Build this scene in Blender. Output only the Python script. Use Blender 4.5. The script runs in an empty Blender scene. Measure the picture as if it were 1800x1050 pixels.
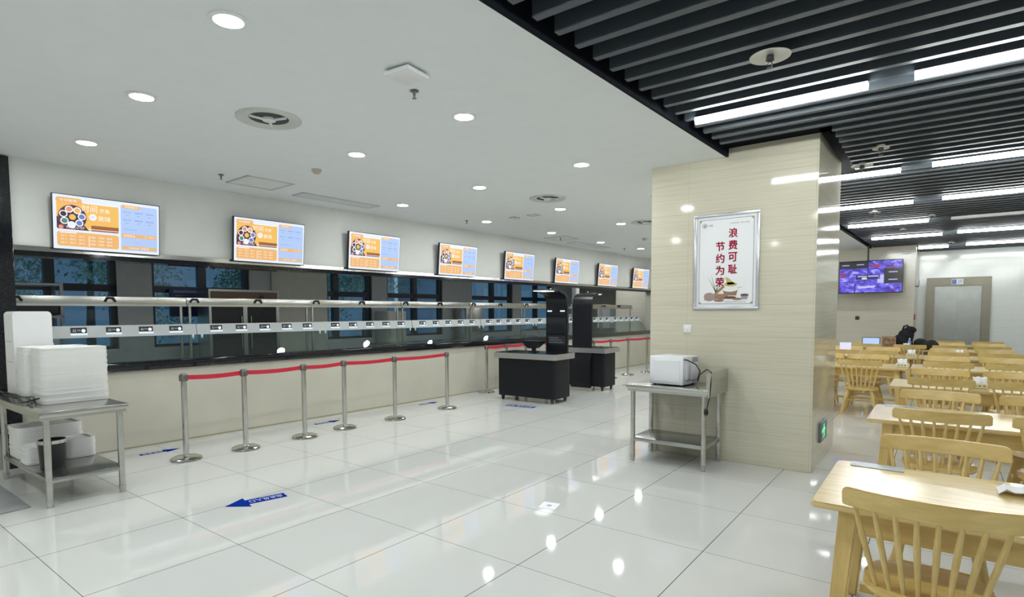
import bpy, bmesh, math, random
from mathutils import Vector, Matrix
random.seed(7)
SC = bpy.context.scene
COL = SC.collection
PI = math.pi
# ------------------------------------------------------------------ camera, world, exposure
H = 1.55
yaw, pit, rol = 0.65398, -0.0592585, -0.0040478
f_ = Vector((-math.sin(yaw)*math.cos(pit), math.cos(yaw)*math.cos(pit), math.sin(pit)))
r_ = Vector((math.cos(yaw), math.sin(yaw), 0)); u_ = r_.cross(f_)
r2 = math.cos(rol)*r_ + math.sin(rol)*u_
u2 = -math.sin(rol)*r_ + math.cos(rol)*u_
cd = bpy.data.cameras.new('camera'); cam = bpy.data.objects.new('camera', cd); COL.objects.link(cam)
m = Matrix((( r2.x, u2.x, -f_.x, 0), (r2.y, u2.y, -f_.y, 0), (r2.z, u2.z, -f_.z, H), (0, 0, 0, 1)))
cam.matrix_world = m
cd.sensor_width = 36; cd.lens = 999.1/1800*36
cd.shift_x = (900-884.9)/1800; cd.shift_y = (609.2-525)/1800
cd.clip_end = 200; cd.clip_start = 0.05
SC.camera = cam
SC.view_settings.view_transform = 'Standard'; SC.view_settings.look = 'None'
SC.view_settings.exposure = 0.0; SC.view_settings.gamma = 1; SC.view_settings.use_curve_mapping = False
SC.cycles.max_bounces = 10; SC.cycles.diffuse_bounces = 6; SC.cycles.glossy_bounces = 5
SC.cycles.transparent_max_bounces = 16; SC.cycles.caustics_reflective = False; SC.cycles.caustics_refractive = False
SC.cycles.sample_clamp_indirect = 8
W = bpy.data.worlds.new('dusk_sky'); SC.world = W; W.use_nodes = True
wn = W.node_tree.nodes; wl = W.node_tree.links; bg = wn['Background']
tc = wn.new('ShaderNodeTexCoord'); sp = wn.new('ShaderNodeSeparateXYZ'); cr = wn.new('ShaderNodeValToRGB')
wl.new(tc.outputs['Generated'], sp.inputs[0]); wl.new(sp.outputs['Z'], cr.inputs[0])
cr.color_ramp.elements[0].color = (.30, .43, .50, 1); cr.color_ramp.elements[1].color = (.13, .24, .36, 1)
cr.color_ramp.elements[1].position = .6
wl.new(cr.outputs[0], bg.inputs[0]); bg.inputs[1].default_value = 1.15
DOWN_E = 222.0      # downlight emission
TUBE_E = 52.0      # tube emission
SCREEN_E = 1.0
# ------------------------------------------------------------------ counter frame (the counter runs 1.75 degrees off the tile grid)
E = -0.0305557
ce, se = math.cos(E), math.sin(E)
def tow(a, b): return (a*ce-b*se, a*se+b*ce)
# ------------------------------------------------------------------ materials
MATS = {}
def mat(name, col, rough=.5, metal=0., var=.04, scale=6., stretch=(1, 1, 1), spec=.5, coat=0., bump=0., emit=None, estr=1.):
    if name in MATS: return MATS[name]
    M = bpy.data.materials.new(name); M.use_nodes = True; nt = M.node_tree; N = nt.nodes; L = nt.links
    b = N['Principled BSDF']
    b.inputs['Roughness'].default_value = rough; b.inputs['Metallic'].default_value = metal
    b.inputs['Specular IOR Level'].default_value = spec; b.inputs['Coat Weight'].default_value = coat
    b.inputs['Coat Roughness'].default_value = .06
    t = N.new('ShaderNodeTexCoord'); mp = N.new('ShaderNodeMapping'); mp.inputs['Scale'].default_value = stretch
    nz = N.new('ShaderNodeTexNoise'); nz.inputs['Scale'].default_value = scale; nz.inputs['Detail'].default_value = 4
    L.new(t.outputs['Object'], mp.inputs[0]); L.new(mp.outputs[0], nz.inputs['Vector'])
    r = N.new('ShaderNodeValToRGB'); r.color_ramp.elements[0].position = .35; r.color_ramp.elements[1].position = .65
    r.color_ramp.elements[0].color = tuple(max(0, c*(1-var)) for c in col)+(1,)
    r.color_ramp.elements[1].color = tuple(min(1, c*(1+var)) for c in col)+(1,)
    L.new(nz.outputs['Fac'], r.inputs[0]); L.new(r.outputs[0], b.inputs['Base Color'])
    if bump:
        bp = N.new('ShaderNodeBump'); bp.inputs['Strength'].default_value = bump; bp.inputs['Distance'].default_value = .01
        L.new(nz.outputs['Fac'], bp.inputs['Height']); L.new(bp.outputs[0], b.inputs['Normal'])
    if emit:
        b.inputs['Emission Color'].default_value = tuple(emit)+(1,); b.inputs['Emission Strength'].default_value = estr
    MATS[name] = M; return M
def emis(name, col, s):
    if name in MATS: return MATS[name]
    M = bpy.data.materials.new(name); M.use_nodes = True; N = M.node_tree.nodes; L = M.node_tree.links
    N.remove(N['Principled BSDF']); e = N.new('ShaderNodeEmission')
    e.inputs[0].default_value = tuple(col)+(1,); e.inputs[1].default_value = s
    L.new(e.outputs[0], N['Material Output'].inputs[0]); MATS[name] = M; return M
def lit(name, col, s=1.0):   # backlit screen ink
    return mat(name, (.02, .02, .02), .25, var=0, emit=col, estr=s)
def glass(name, tint=(.85, .93, .92), f0=1.5, rough=0.0):
    M = bpy.data.materials.new(name); M.use_nodes = True; N = M.node_tree.nodes; L = M.node_tree.links
    N.remove(N['Principled BSDF']); tr = N.new('ShaderNodeBsdfTransparent'); tr.inputs[0].default_value = tuple(tint)+(1,)
    gl = N.new('ShaderNodeBsdfGlossy'); gl.inputs['Roughness'].default_value = rough
    lw = N.new('ShaderNodeLayerWeight'); lw.inputs[0].default_value = .5
    pw = N.new('ShaderNodeMath'); pw.operation = 'POWER'; pw.inputs[1].default_value = 4.5; L.new(lw.outputs['Facing'], pw.inputs[0])
    fr = N.new('ShaderNodeMath'); fr.operation = 'MULTIPLY_ADD'; fr.inputs[1].default_value = .9; fr.inputs[2].default_value = (f0-1)**2/(f0+1)**2; L.new(pw.outputs[0], fr.inputs[0])
    mx = N.new('ShaderNodeMixShader'); L.new(fr.outputs[0], mx.inputs[0]); L.new(tr.outputs[0], mx.inputs[1]); L.new(gl.outputs[0], mx.inputs[2])
    L.new(mx.outputs[0], N['Material Output'].inputs[0]); MATS[name] = M; return M
def stone(name, c1, c2, rough=.07, tz=.323, tx=1.2, joint=.72):
    """pale vein-cut stone cladding with fine level streaks and tile joints"""
    M = bpy.data.materials.new(name); M.use_nodes = True; nt = M.node_tree; N = nt.nodes; L = nt.links
    b = N['Principled BSDF']; b.inputs['Roughness'].default_value = rough
    t = N.new('ShaderNodeTexCoord'); mp = N.new('ShaderNodeMapping'); mp.inputs['Scale'].default_value = (.9, .5, 50)
    nz = N.new('ShaderNodeTexNoise'); nz.inputs['Scale'].default_value = 1.6; nz.inputs['Detail'].default_value = 7; nz.inputs['Distortion'].default_value = .6
    L.new(t.outputs['Object'], mp.inputs[0]); L.new(mp.outputs[0], nz.inputs['Vector'])
    r = N.new('ShaderNodeValToRGB'); r.color_ramp.elements[0].position = .36; r.color_ramp.elements[1].position = .60
    r.color_ramp.elements[0].color = tuple(c1)+(1,); r.color_ramp.elements[1].color = tuple(c2)+(1,)
    L.new(nz.outputs['Fac'], r.inputs[0])
    s = N.new('ShaderNodeSeparateXYZ'); L.new(t.outputs['Object'], s.inputs[0])
    def line(out, step, off, w):
        a = N.new('ShaderNodeMath'); a.operation = 'ADD'; a.inputs[1].default_value = off; L.new(out, a.inputs[0])
        d = N.new('ShaderNodeMath'); d.operation = 'DIVIDE'; d.inputs[1].default_value = step; L.new(a.outputs[0], d.inputs[0])
        q = N.new('ShaderNodeMath'); q.operation = 'FRACT'; L.new(d.outputs[0], q.inputs[0])
        c = N.new('ShaderNodeMath'); c.operation = 'LESS_THAN'; c.inputs[1].default_value = w/step; L.new(q.outputs[0], c.inputs[0]); return c.outputs[0]
    l1 = line(s.outputs['Z'], tz, 40.05, .004)
    l2 = line(s.outputs['X'], tx, 40.55, .004)
    mxx = N.new('ShaderNodeMath'); mxx.operation = 'MAXIMUM'; L.new(l1, mxx.inputs[0]); L.new(l2, mxx.inputs[1])
    mul = N.new('ShaderNodeMath'); mul.operation = 'MULTIPLY'; mul.inputs[1].default_value = 1-joint; L.new(mxx.outputs[0], mul.inputs[0])
    mix = N.new('ShaderNodeMixRGB'); mix.inputs[2].default_value = (.2, .18, .12, 1); L.new(mul.outputs[0], mix.inputs[0]); L.new(r.outputs[0], mix.inputs[1])
    L.new(mix.outputs[0], b.inputs['Base Color']); MATS[name] = M; return M
def floor_mat():
    M = bpy.data.materials.new('polished_tile'); M.use_nodes = True; nt = M.node_tree; N = nt.nodes; L = nt.links
    b = N['Principled BSDF']; b.inputs['Roughness'].default_value = .045; b.inputs['IOR'].default_value = 1.5
    t = N.new('ShaderNodeTexCoord'); s = N.new('ShaderNodeSeparateXYZ'); L.new(t.outputs['Object'], s.inputs[0])
    def line(out, step, off, w):
        a = N.new('ShaderNodeMath'); a.operation = 'ADD'; a.inputs[1].default_value = off; L.new(out, a.inputs[0])
        d = N.new('ShaderNodeMath'); d.operation = 'DIVIDE'; d.inputs[1].default_value = step; L.new(a.outputs[0], d.inputs[0])
        q = N.new('ShaderNodeMath'); q.operation = 'FRACT'; L.new(d.outputs[0], q.inputs[0])
        c = N.new('ShaderNodeMath'); c.operation = 'LESS_THAN'; c.inputs[1].default_value = w/step; L.new(q.outputs[0], c.inputs[0]); return c.outputs[0]
    l1 = line(s.outputs['X'], .84, 2.85+84, .0055); l2 = line(s.outputs['Y'], .878, -1.877+87.8, .0038)
    mx = N.new('ShaderNodeMath'); mx.operation = 'MAXIMUM'; L.new(l1, mx.inputs[0]); L.new(l2, mx.inputs[1])
    nz = N.new('ShaderNodeTexNoise'); nz.inputs['Scale'].default_value = .8; nz.inputs['Detail'].default_value = 5; L.new(t.outputs['Object'], nz.inputs['Vector'])
    r = N.new('ShaderNodeValToRGB'); r.color_ramp.elements[0].color = (.63, .64, .625, 1); r.color_ramp.elements[1].color = (.69, .70, .685, 1)
    L.new(nz.outputs['Fac'], r.inputs[0])
    mix = N.new('ShaderNodeMixRGB'); mix.inputs[2].default_value = (.10, .10, .10, 1); L.new(mx.outputs[0], mix.inputs[0]); L.new(r.outputs[0], mix.inputs[1])
    L.new(mix.outputs[0], b.inputs['Base Color']); 
    n2 = N.new('ShaderNodeTexNoise'); n2.inputs['Scale'].default_value = 2.2; L.new(t.outputs['Object'], n2.inputs['Vector'])
    bp = N.new('ShaderNodeBump'); bp.inputs['Strength'].default_value = .05; bp.inputs['Distance'].default_value = .01; L.new(n2.outputs['Fac'], bp.inputs['Height']); L.new(bp.outputs[0], b.inputs['Normal'])
    MATS['polished_tile'] = M; return M
def wood_mat(name, c1, c2, rough=.3, stretch=(1.2, 14, 14)):
    M = bpy.data.materials.new(name); M.use_nodes = True; nt = M.node_tree; N = nt.nodes; L = nt.links
    b = N['Principled BSDF']; b.inputs['Roughness'].default_value = rough; b.inputs['Coat Weight'].default_value = .25; b.inputs['Coat Roughness'].default_value = .15
    t = N.new('ShaderNodeTexCoord'); mp = N.new('ShaderNodeMapping'); mp.inputs['Scale'].default_value = stretch
    nz = N.new('ShaderNodeTexNoise'); nz.inputs['Scale'].default_value = 2.2; nz.inputs['Detail'].default_value = 6; nz.inputs['Distortion'].default_value = 1.0
    L.new(t.outputs['Object'], mp.inputs[0]); L.new(mp.outputs[0], nz.inputs['Vector'])
    r = N.new('ShaderNodeValToRGB'); r.color_ramp.elements[0].position = .3; r.color_ramp.elements[1].position = .7
    r.color_ramp.elements[0].color = tuple(c1)+(1,); r.color_ramp.elements[1].color = tuple(c2)+(1,)
    L.new(nz.outputs['Fac'], r.inputs[0]); L.new(r.outputs[0], b.inputs['Base Color']); MATS[name] = M; return M
FLOOR = floor_mat()
STONE = stone('vein_cut_stone', (.55, .52, .41), (.61, .582, .47))
STONE2 = stone('far_wall_stone', (.60, .625, .60), (.64, .665, .645), rough=.12, joint=.9)
CFRONT = mat('counter_front_stone', (.56, .545, .46), .28, var=.03, scale=2.5)
CEIL = mat('ceiling_paint', (.77, .80, .805), .85, var=.01)
WALLP = mat('wall_paint', (.66, .67, .65), .8, var=.015)
SLAT = mat('slat_paint', (.045, .058, .072), .55, var=.05, spec=.8)
VOID = mat('plenum_black', (.006, .007, .010), .9, spec=.05)
GRAN = mat('black_granite', (.012, .013, .016), .06, var=.5, scale=120)
STEEL = mat('stainless_steel', (.55, .55, .52), .26, 1., var=.06, scale=3, stretch=(1, 1, 12))
STEELB = mat('brushed_top_steel', (.42, .43, .42), .22, 1., var=.08, scale=3)
CHROME = mat('polished_steel', (.62, .61, .58), .14, 1., var=.04)
WHITE = mat('white_enamel', (.78, .80, .84), .3, var=.01)
TRAY = mat('white_melamine', (.80, .80, .79), .35, var=.015)
WPLAS = mat('white_plastic', (.75, .76, .77), .35, var=.01)
GREYP = mat('grey_plastic', (.25, .27, .30), .4)
BLACK = mat('black_plastic', (.012, .012, .014), .35, var=.1)
BLKM = mat('black_metal', (.008, .009, .013), .34, var=.1, spec=.35)
KBODY = mat('charcoal_laminate', (.009, .011, .013), .5, var=.15, scale=60, spec=.2)
CLOTH = mat('black_nylon', (.008, .008, .012), .85, var=.3, bump=.4, scale=20)
RED = mat('red_belt', (.55, .012, .04), .55)
BLUE = mat('blue_vinyl', (.006, .03, .27), .8, spec=0)
PRINTW = mat('white_print', (.75, .77, .85), .4, var=0)
PAPER = mat('white_paper', (.86, .87, .90), .8, var=.01)
PANEL = mat('pale_grey_panel', (.52, .56, .57), .35, var=.02)
KWALL = mat('kitchen_wall_tile', (.37, .39, .39), .5, var=.03)
KPIER = mat('kitchen_pier_tile', (.42, .42, .36), .45, var=.03)
FRAME = mat('dark_window_frame', (.010, .014, .022), .35)
DARK = mat('dark_glass', (.015, .017, .02), .08)
WOOD = wood_mat('pale_oak', (.60, .45, .185), (.74, .59, .295), .24)
WOODC = wood_mat('oiled_rubberwood', (.60, .425, .14), (.73, .55, .22), .33, (9, 9, 2))
WOODR = wood_mat('crest_rail_wood', (.60, .43, .145), (.73, .55, .22), .33, (2, 9, 9))
CREAM = mat('cream_wood', (.72, .66, .45), .5)
BRONZE = mat('champagne_steel', (.20, .185, .14), .4, .4)
LIFT = mat('brushed_lift_door', (.24, .25, .24), .35, .9, var=.05)
GLASS = glass('clear_glass', (.80, .88, .87), 1.5)
WGLASS = glass('window_glass', (.72, .82, .86), 1.5)
ACRYL = glass('acrylic', (.75, .8, .85), 1.7)
LEAF = mat('dark_leaves', (.17, .28, .22), .7, var=.3, scale=3)
BARK = mat('bark', (.06, .05, .04), .9)
FACADE = mat('blue_grey_facade', (.30, .38, .48), .8)
E_DOWN = emis('downlight_lens', (.97, 1, .985), DOWN_E)
E_TUBE = emis('tube_diffuser', (.96, 1, .985), TUBE_E)
# ------------------------------------------------------------------ mesh helpers
def box(bm, x0, y0, z0, x1, y1, z1, mi=0, bev=0.):
    vs = [bm.verts.new(p) for p in ((x0, y0, z0), (x1, y0, z0), (x1, y1, z0), (x0, y1, z0), (x0, y0, z1), (x1, y0, z1), (x1, y1, z1), (x0, y1, z1))]
    fs = [bm.faces.new([vs[i] for i in q]) for q in ((0, 3, 2, 1), (4, 5, 6, 7), (0, 1, 5, 4), (1, 2, 6, 5), (2, 3, 7, 6), (3, 0, 4, 7))]
    for f in fs: f.material_index = mi
    if bev:
        ed = list({e for f in fs for e in f.edges})
        r = bmesh.ops.bevel(bm, geom=ed, offset=bev, segments=2, affect='EDGES', profile=.5, material=mi)
        for f in r['faces']: f.material_index = mi
    return vs
def quad(bm, pts, mi=0):
    f = bm.faces.new([bm.verts.new(p) for p in pts]); f.material_index = mi; return f
def tube(bm, pts, rad, n=10, mi=0, caps=True):
    """round bar through the points; rad one number or one per point"""
    P = [Vector(p) for p in pts]; R = rad if isinstance(rad, (list, tuple)) else [rad]*len(P)
    rings = []
    d0 = (P[1]-P[0]).normalized(); ref = Vector((0, 0, 1)) if abs(d0.z) < .9 else Vector((1, 0, 0))
    a = d0.cross(ref).normalized()
    for i, p in enumerate(P):
        d = (P[min(i+1, len(P)-1)]-P[max(i-1, 0)]).normalized()
        a = (a-d*a.dot(d)).normalized(); b = d.cross(a)
        rings.append([bm.verts.new(p+R[i]*(math.cos(2*PI*k/n)*a+math.sin(2*PI*k/n)*b)) for k in range(n)])
    for i in range(len(P)-1):
        for k in range(n):
            f = bm.faces.new((rings[i][k], rings[i][(k+1) % n], rings[i+1][(k+1) % n], rings[i+1][k])); f.material_index = mi
    if caps:
        for rg in (rings[0][::-1], rings[-1]):
            f = bm.faces.new(rg); f.material_index = mi
def lathe(bm, prof, c=(0, 0, 0), n=24, mi=0):
    rings = []
    for r, z in prof:
        if r < 1e-5: rings.append([bm.verts.new((c[0], c[1], c[2]+z))])
        else: rings.append([bm.verts.new((c[0]+r*math.cos(2*PI*k/n), c[1]+r*math.sin(2*PI*k/n), c[2]+z)) for k in range(n)])
    for A, B in zip(rings, rings[1:]):
        for k in range(n):
            a0, a1 = A[k % len(A)], A[(k+1) % len(A)]; b0, b1 = B[k % len(B)], B[(k+1) % len(B)]
            v = [a0, a1, b1, b0]; u = []
            for q in v:
                if q not in u: u.append(q)
            if len(u) > 2:
                f = bm.faces.new(u); f.material_index = mi
def rrect(x0, y0, x1, y1, r, n=5):
    o = []
    for cx, cy, a0 in ((x1-r, y1-r, 0), (x0+r, y1-r, 90), (x0+r, y0+r, 180), (x1-r, y0+r, 270)):
        for k in range(n+1):
            a = math.radians(a0+90*k/n); o.append((cx+r*math.cos(a), cy+r*math.sin(a)))
    return o
def prism(bm, outline, z0, z1, mi=0, f=None):
    """extrude a 2D outline; f maps (u, v, w) to xyz"""
    f = f or (lambda u, v, w: (u, v, w))
    A = [bm.verts.new(f(u, v, z0)) for u, v in outline]; B = [bm.verts.new(f(u, v, z1)) for u, v in outline]
    fa = bm.faces.new(A[::-1]); fb = bm.faces.new(B); fa.material_index = fb.material_index = mi
    n = len(A)
    for k in range(n):
        q = bm.faces.new((A[k], A[(k+1) % n], B[(k+1) % n], B[k])); q.material_index = mi
def disc(bm, c, r, f, mi=0, n=20):
    F = bm.faces.new([bm.verts.new(f(c[0]+r*math.cos(2*PI*k/n), c[1]+r*math.sin(2*PI*k/n))) for k in range(n)]); F.material_index = mi
_tc = {}
def text_geo(s, bold=0.):
    key = (s, bold)
    if key in _tc: return _tc[key]
    c = bpy.data.curves.new('t', 'FONT'); c.body = s; c.size = 1; c.resolution_u = 2; c.offset = bold
    o = bpy.data.objects.new('t', c); COL.objects.link(o)
    dg = bpy.context.evaluated_depsgraph_get(); ev = o.evaluated_get(dg); me = ev.to_mesh()
    V = [tuple(v.co) for v in me.vertices]; F = [tuple(p.vertices) for p in me.polygons]
    ev.to_mesh_clear(); bpy.data.objects.remove(o); bpy.data.curves.remove(c)
    if V:
        x0 = min(v[0] for v in V); x1 = max(v[0] for v in V); y0 = min(v[1] for v in V); y1 = max(v[1] for v in V)
        V = [((v[0]-x0)/(x1-x0), (v[1]-y0)/(y1-y0)) for v in V]
    _tc[key] = (V, F); return _tc[key]
def text(bm, s, u0, v0, u1, v1, f, mi=0, bold=0.):
    """lettering filling the rectangle u0..u1, v0..v1 of the surface f(u, v)"""
    V, F = text_geo(s, bold)
    vs = [bm.verts.new(f(u0+(u1-u0)*a, v0+(v1-v0)*b)) for a, b in V]
    for q in F:
        try:
            g = bm.faces.new([vs[i] for i in q]); g.material_index = mi
        except ValueError: pass
def obj(name, bm, mats, parent=None, smooth=35, fixn=True):
    if fixn: bmesh.ops.recalc_face_normals(bm, faces=bm.faces[:])
    me = bpy.data.meshes.new(name); bm.to_mesh(me); bm.free()
    for M in (mats if isinstance(mats, (list, tuple)) else [mats]): me.materials.append(M)
    if smooth:
        me.shade_smooth(); me.set_sharp_from_angle(angle=math.radians(smooth))
    o = bpy.data.objects.new(name, me); COL.objects.link(o)
    if parent: o.parent = parent
    return o
def B(): return bmesh.new()
def tag(o, label, cat, group=None, kind=None):
    o['label'] = label; o['category'] = cat
    if group: o['group'] = group
    if kind: o['kind'] = kind
    return o
def thing(name, label, cat, loc=(0, 0, 0), rz=0., group=None):
    o = bpy.data.objects.new(name, None); COL.objects.link(o); o.location = loc; o.rotation_euler = (0, 0, rz)
    o.empty_display_size = .1
    return tag(o, label, cat, group)
def struct(name, bm, m, label=None, rz=0., cat=None, parent=None, smooth=35):
    o = obj(name, bm, m, parent, smooth); o.rotation_euler = (0, 0, rz)
    if not parent:
        o['kind'] = 'structure'
        if label: o['label'] = label
        o['category'] = cat or name.split('_')[0]
    return o
def kids(o): return [c for c in COL.objects if c.parent == o]
def dup(root, loc=None, rz=None, label=None, group=None):
    r = root.copy(); COL.objects.link(r)
    if loc is not None: r.location = loc
    if rz is not None: r.rotation_euler = (0, 0, rz)
    if label: r['label'] = label
    if group: r['group'] = group
    for ch in list(root.children):
        c = ch.copy(); COL.objects.link(c); c.parent = r
        for g in list(ch.children):
            d = g.copy(); COL.objects.link(d); d.parent = c
    return r
ORD = ['nearest', 'second', 'third', 'fourth', 'fifth', 'sixth', 'seventh', 'eighth', 'ninth', 'tenth']
# ------------------------------------------------------------------ room shell
CA = -7.43          # counter face in the counter frame
b = B(); box(b, -13.5, -4, -.1, 5.2, 20, 0); struct('floor', b, FLOOR, 'glossy off-white square floor tiles with thin dark joints', smooth=0)
# white ceiling (counter frame), edge at a = -1.955
b = B(); box(b, CA-.2, -4.2, 3.12, -1.955, 17.2, 3.22); struct('ceiling', b, CEIL, 'smooth white plasterboard ceiling over the serving side', E, smooth=0)
# slatted ceiling
b = B()
y = 2.62-.212*30
while y < 19.2:
    xs = -1.955*ce - y*se + .10 if True else 0
    xs = (-1.955+.09 - y*se)/ce
    segs = [(xs, 5.1)]
    if 5.62 < y < 7.66: segs = [(-.80, 5.1)]
    if y > 16.95: segs = [(-.48, 5.1)]
    for a0, a1 in segs: box(b, a0, y-.025, 3.13, a1, y+.025, 3.27)
    y += .212
struct('ceiling', b, SLAT, 'dark parallel slatted ceiling over the dining side', smooth=0)
b = B(); box(b, -2.6, -4, 3.62, 5.2, 19.2, 3.7); struct('ceiling', b, VOID, 'black void above the ceiling slats', smooth=0)
b = B(); box(b, -1.955, -4.2, 3.115, -1.93, 17, 3.62); struct('trim_1', b, mat('navy_black_edge', (.008, .010, .015), .8, spec=.08), 'dark edge strip between white ceiling and slats', E, smooth=0)
# pillar cut-out frame in the slats
b = B()
box(b, -2.0, 5.86, 3.2, -.80, 6.04, 3.30); box(b, -.84, 6.0, 3.16, -.80, 7.5, 3.62); box(b, -.92, 5.9, 3.2, -.8, 7.5, 3.3)
struct('trim_2', b, VOID, 'black recess frame around the pillar head', smooth=0)
b = B(); box(b, -2.56, 6.04, 0, -.93, 7.46, 3.45, 0, .004); PIL = struct('wall_pillar', b, STONE, 'square pillar clad in pale beige streaked stone', smooth=0)
# far walls
b = B(); box(b, -8.4, 17.0, 0, -.50, 17.2, 3.7); box(b, -.7, 17.2, 0, -.50, 19.1, 3.7); struct('wall_back', b, stone('rear_beige_stone', (.54, .51, .42), (.58, .555, .47), rough=.15, joint=.9), 'beige stone wall behind the hanging camera screen', smooth=0)
b = B(); box(b, -.5, 19.0, 0, 5.2, 19.2, 3.7); struct('wall_far', b, STONE2, 'pale grey far wall around the lift', smooth=0)
b = B(); box(b, 5.0, -4, 0, 5.2, 19.2, 3.7); struct('wall_right', b, STONE2, smooth=0)
b = B(); box(b, -13, -4.2, 0, 5.2, -4.0, 3.7); struct('wall_near', b, STONE2, smooth=0)
# counter wall (counter frame)
b = B(); box(b, CA-.2, 1.33, 2.25, CA, 16.3, 3.12); box(b, CA-.2, -4, 2.25, CA, 1.33, 3.12); box(b, CA-.2, 16.3, 0, CA, 17.2, 3.12)
struct('wall_left', b, WALLP, 'light grey painted wall band above the serving hatch', E, smooth=0)
b = B(); box(b, CA-.2, -4, 0, CA, 1.22, 2.25); struct('wall_side', b, CFRONT, 'pale stone wall left of the serving hatch', E, smooth=0)
b = B(); box(b, CA-.25, 1.17, .0, CA+.04, 1.34, 3.11, 0, .004); box(b, CA-.02, .4, 2.26, CA+.02, 1.17, 3.1)
struct('trim_3', b, GRAN, 'black granite jamb at the left end of the hatch', E, smooth=0)
b = B(); box(b, CA-.22, 1.34, 2.145, CA+.02, 16.3, 2.20, 0, .003); struct('trim_4', b, GRAN, 'black granite lintel under the menu screens', E, smooth=0)
b = B(); box(b, CA-.21, 1.34, 2.20, CA+.025, 16.3, 2.25); struct('trim_5', b, CHROME, 'shiny steel strip above the black lintel', E, smooth=0)
b = B(); box(b, CA-.2, 16.2, .92, CA+.02, 16.3, 2.2); struct('trim_6', b, KPIER, 'grey jamb at the far end of the hatch', E, smooth=0)
# kitchen shell behind the hatch
KB = -11.4
wins = [(1.35, 3.42, 2.5), (3.97, 5.76, 4.86), (7.58, 8.85, 7.85), (9.33, 11.28, 10.3), (12.5, 14.45, 13.5), (14.9, 16.7, 15.8)]
b = B(); z0, z1 = .95, 2.54; prev = -1.
for w0, w1, _ in wins:
    box(b, KB-.25, prev, z0, KB, w0, z1); prev = w1
box(b, KB-.25, prev, z0, KB, 19.5, z1); box(b, KB-.25, -1, 0, KB, 19.5, z0); box(b, KB-.25, -1, z1, KB, 19.5, 3.2)
struct('wall_kitchen', b, KWALL, 'dim grey kitchen wall with dark framed windows', E, smooth=0)
b = B(); box(b, KB, 6.22, 0, KB+.05, 7.55, 2.95); struct('wall_pier', b, KPIER, 'grey-green pier between the kitchen windows', E, smooth=0)
b = B(); box(b, KB-.2, -1, 2.95, CA-.2, 19.5, 3.05); struct('ceiling', b, KWALL, 'dim kitchen ceiling', E, smooth=0)
b = B(); box(b, KB, -1, 0, CA-.2, -.9, 3); struct('wall_kitchen_side', b, KWALL, None, E, smooth=0)
b = B(); box(b, KB, 18.6, 0, CA-.2, 18.7, 3); struct('wall_kitchen_end', b, KPIER, 'pale end wall of the kitchen', E, smooth=0)
for i, (w0, w1, mu) in enumerate(wins):
    b = B(); t = .05
    for q in ((w0, w0+t, z0, z1), (w1-t*1.8, w1, z0, z1), (w0, w1, z1-t, z1), (w0, w1, z0, z0+t), (mu-.07, mu+.07, z0, z1), (w0, w1, 1.94, 2.06)):
        box(b, KB-.16, q[0], q[2], KB-.04, q[1], q[3])
    fr = struct('window_%d' % (i+1), b, FRAME, '%s kitchen window from the left, black frame with dusk outside' % ['first', 'second', 'third', 'fourth', 'fifth', 'sixth'][i], E, 'window', smooth=0)
    b = B(); box(b, KB-.105, w0+.02, z0+.02, KB-.098, w1-.02, z1-.02); obj('pane', b, WGLASS, fr, 0)
# ------------------------------------------------------------------ outside: trees and a block
def tree(a, bb, h, r, label, seed):
    x, y = tow(a, bb); rnd = random.Random(seed)
    t = thing('tree', label, 'tree', (x, y, -1.5), 0, 'trees outside the kitchen windows')
    k = B(); tube(k, [(0, 0, 0), (.1, 0, h*.4), (0, .1, h*.8)], [.16, .12, .05]); obj('trunk', k, BARK, t)
    k = B()
    cl = [(Vector((rnd.uniform(-1, 1)*r*.7, rnd.uniform(-1, 1)*r*.7, h*.72+rnd.uniform(-1, 1)*h*.28)), rnd.uniform(.35, .6)*r) for _ in range(12)]
    for n in range(6500):
        c, rr = rnd.choice(cl); d = Vector((rnd.gauss(0, 1), rnd.gauss(0, 1), rnd.gauss(0, 1))).normalized()
        p = c+d*rr*rnd.uniform(.6, 1.05); s = rnd.uniform(.04, .10)
        u = Vector((rnd.gauss(0, 1), rnd.gauss(0, 1), rnd.gauss(0, 1))).normalized(); v = u.cross(d).normalized()
        quad(k, [p-u*s, p-v*s*.5, p+u*s, p+v*s*.5])
    obj('foliage', k, LEAF, t, 0, fixn=False)
tree(-19.5, 1.2, 6.2, 2.1, 'leafy tree seen through the leftmost kitchen window', 1)
tree(-20.5, 5.4, 6.6, 2.4, 'leafy tree between the first and second kitchen windows', 2)
tree(-18.6, 9.3, 6.0, 1.6, 'leafy tree seen through the second kitchen window', 3)
tree(-21.0, 15.8, 6.4, 2.3, 'leafy tree seen through the third kitchen window', 4)
def block(a, bb, w, d, h, label):
    x, y = tow(a, bb); t = thing('building', label, 'building', (x, y, -1.5), E, 'buildings outside the kitchen windows')
    k = B(); box(k, -d/2, -w/2, 0, d/2, w/2, h); obj('wall', k, FACADE, t, 0)
    k = B()
    for i in range(int(w/2.2)):
        for j in range(int(h/2.6)):
            box(k, d/2-.02, -w/2+.6+i*2.2, .8+j*2.6, d/2+.04, -w/2+1.7+i*2.2, 2.2+j*2.6)
    o = obj('window_row', k, mat('hazy_window', (.35, .45, .58), .3), t, 0)
block(-34, 9, 34, 6, 13, 'blue-grey block beyond the trees outside the left windows')
block(-30, 40, 24, 6, 12, 'blue-grey block outside the right windows')
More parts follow.
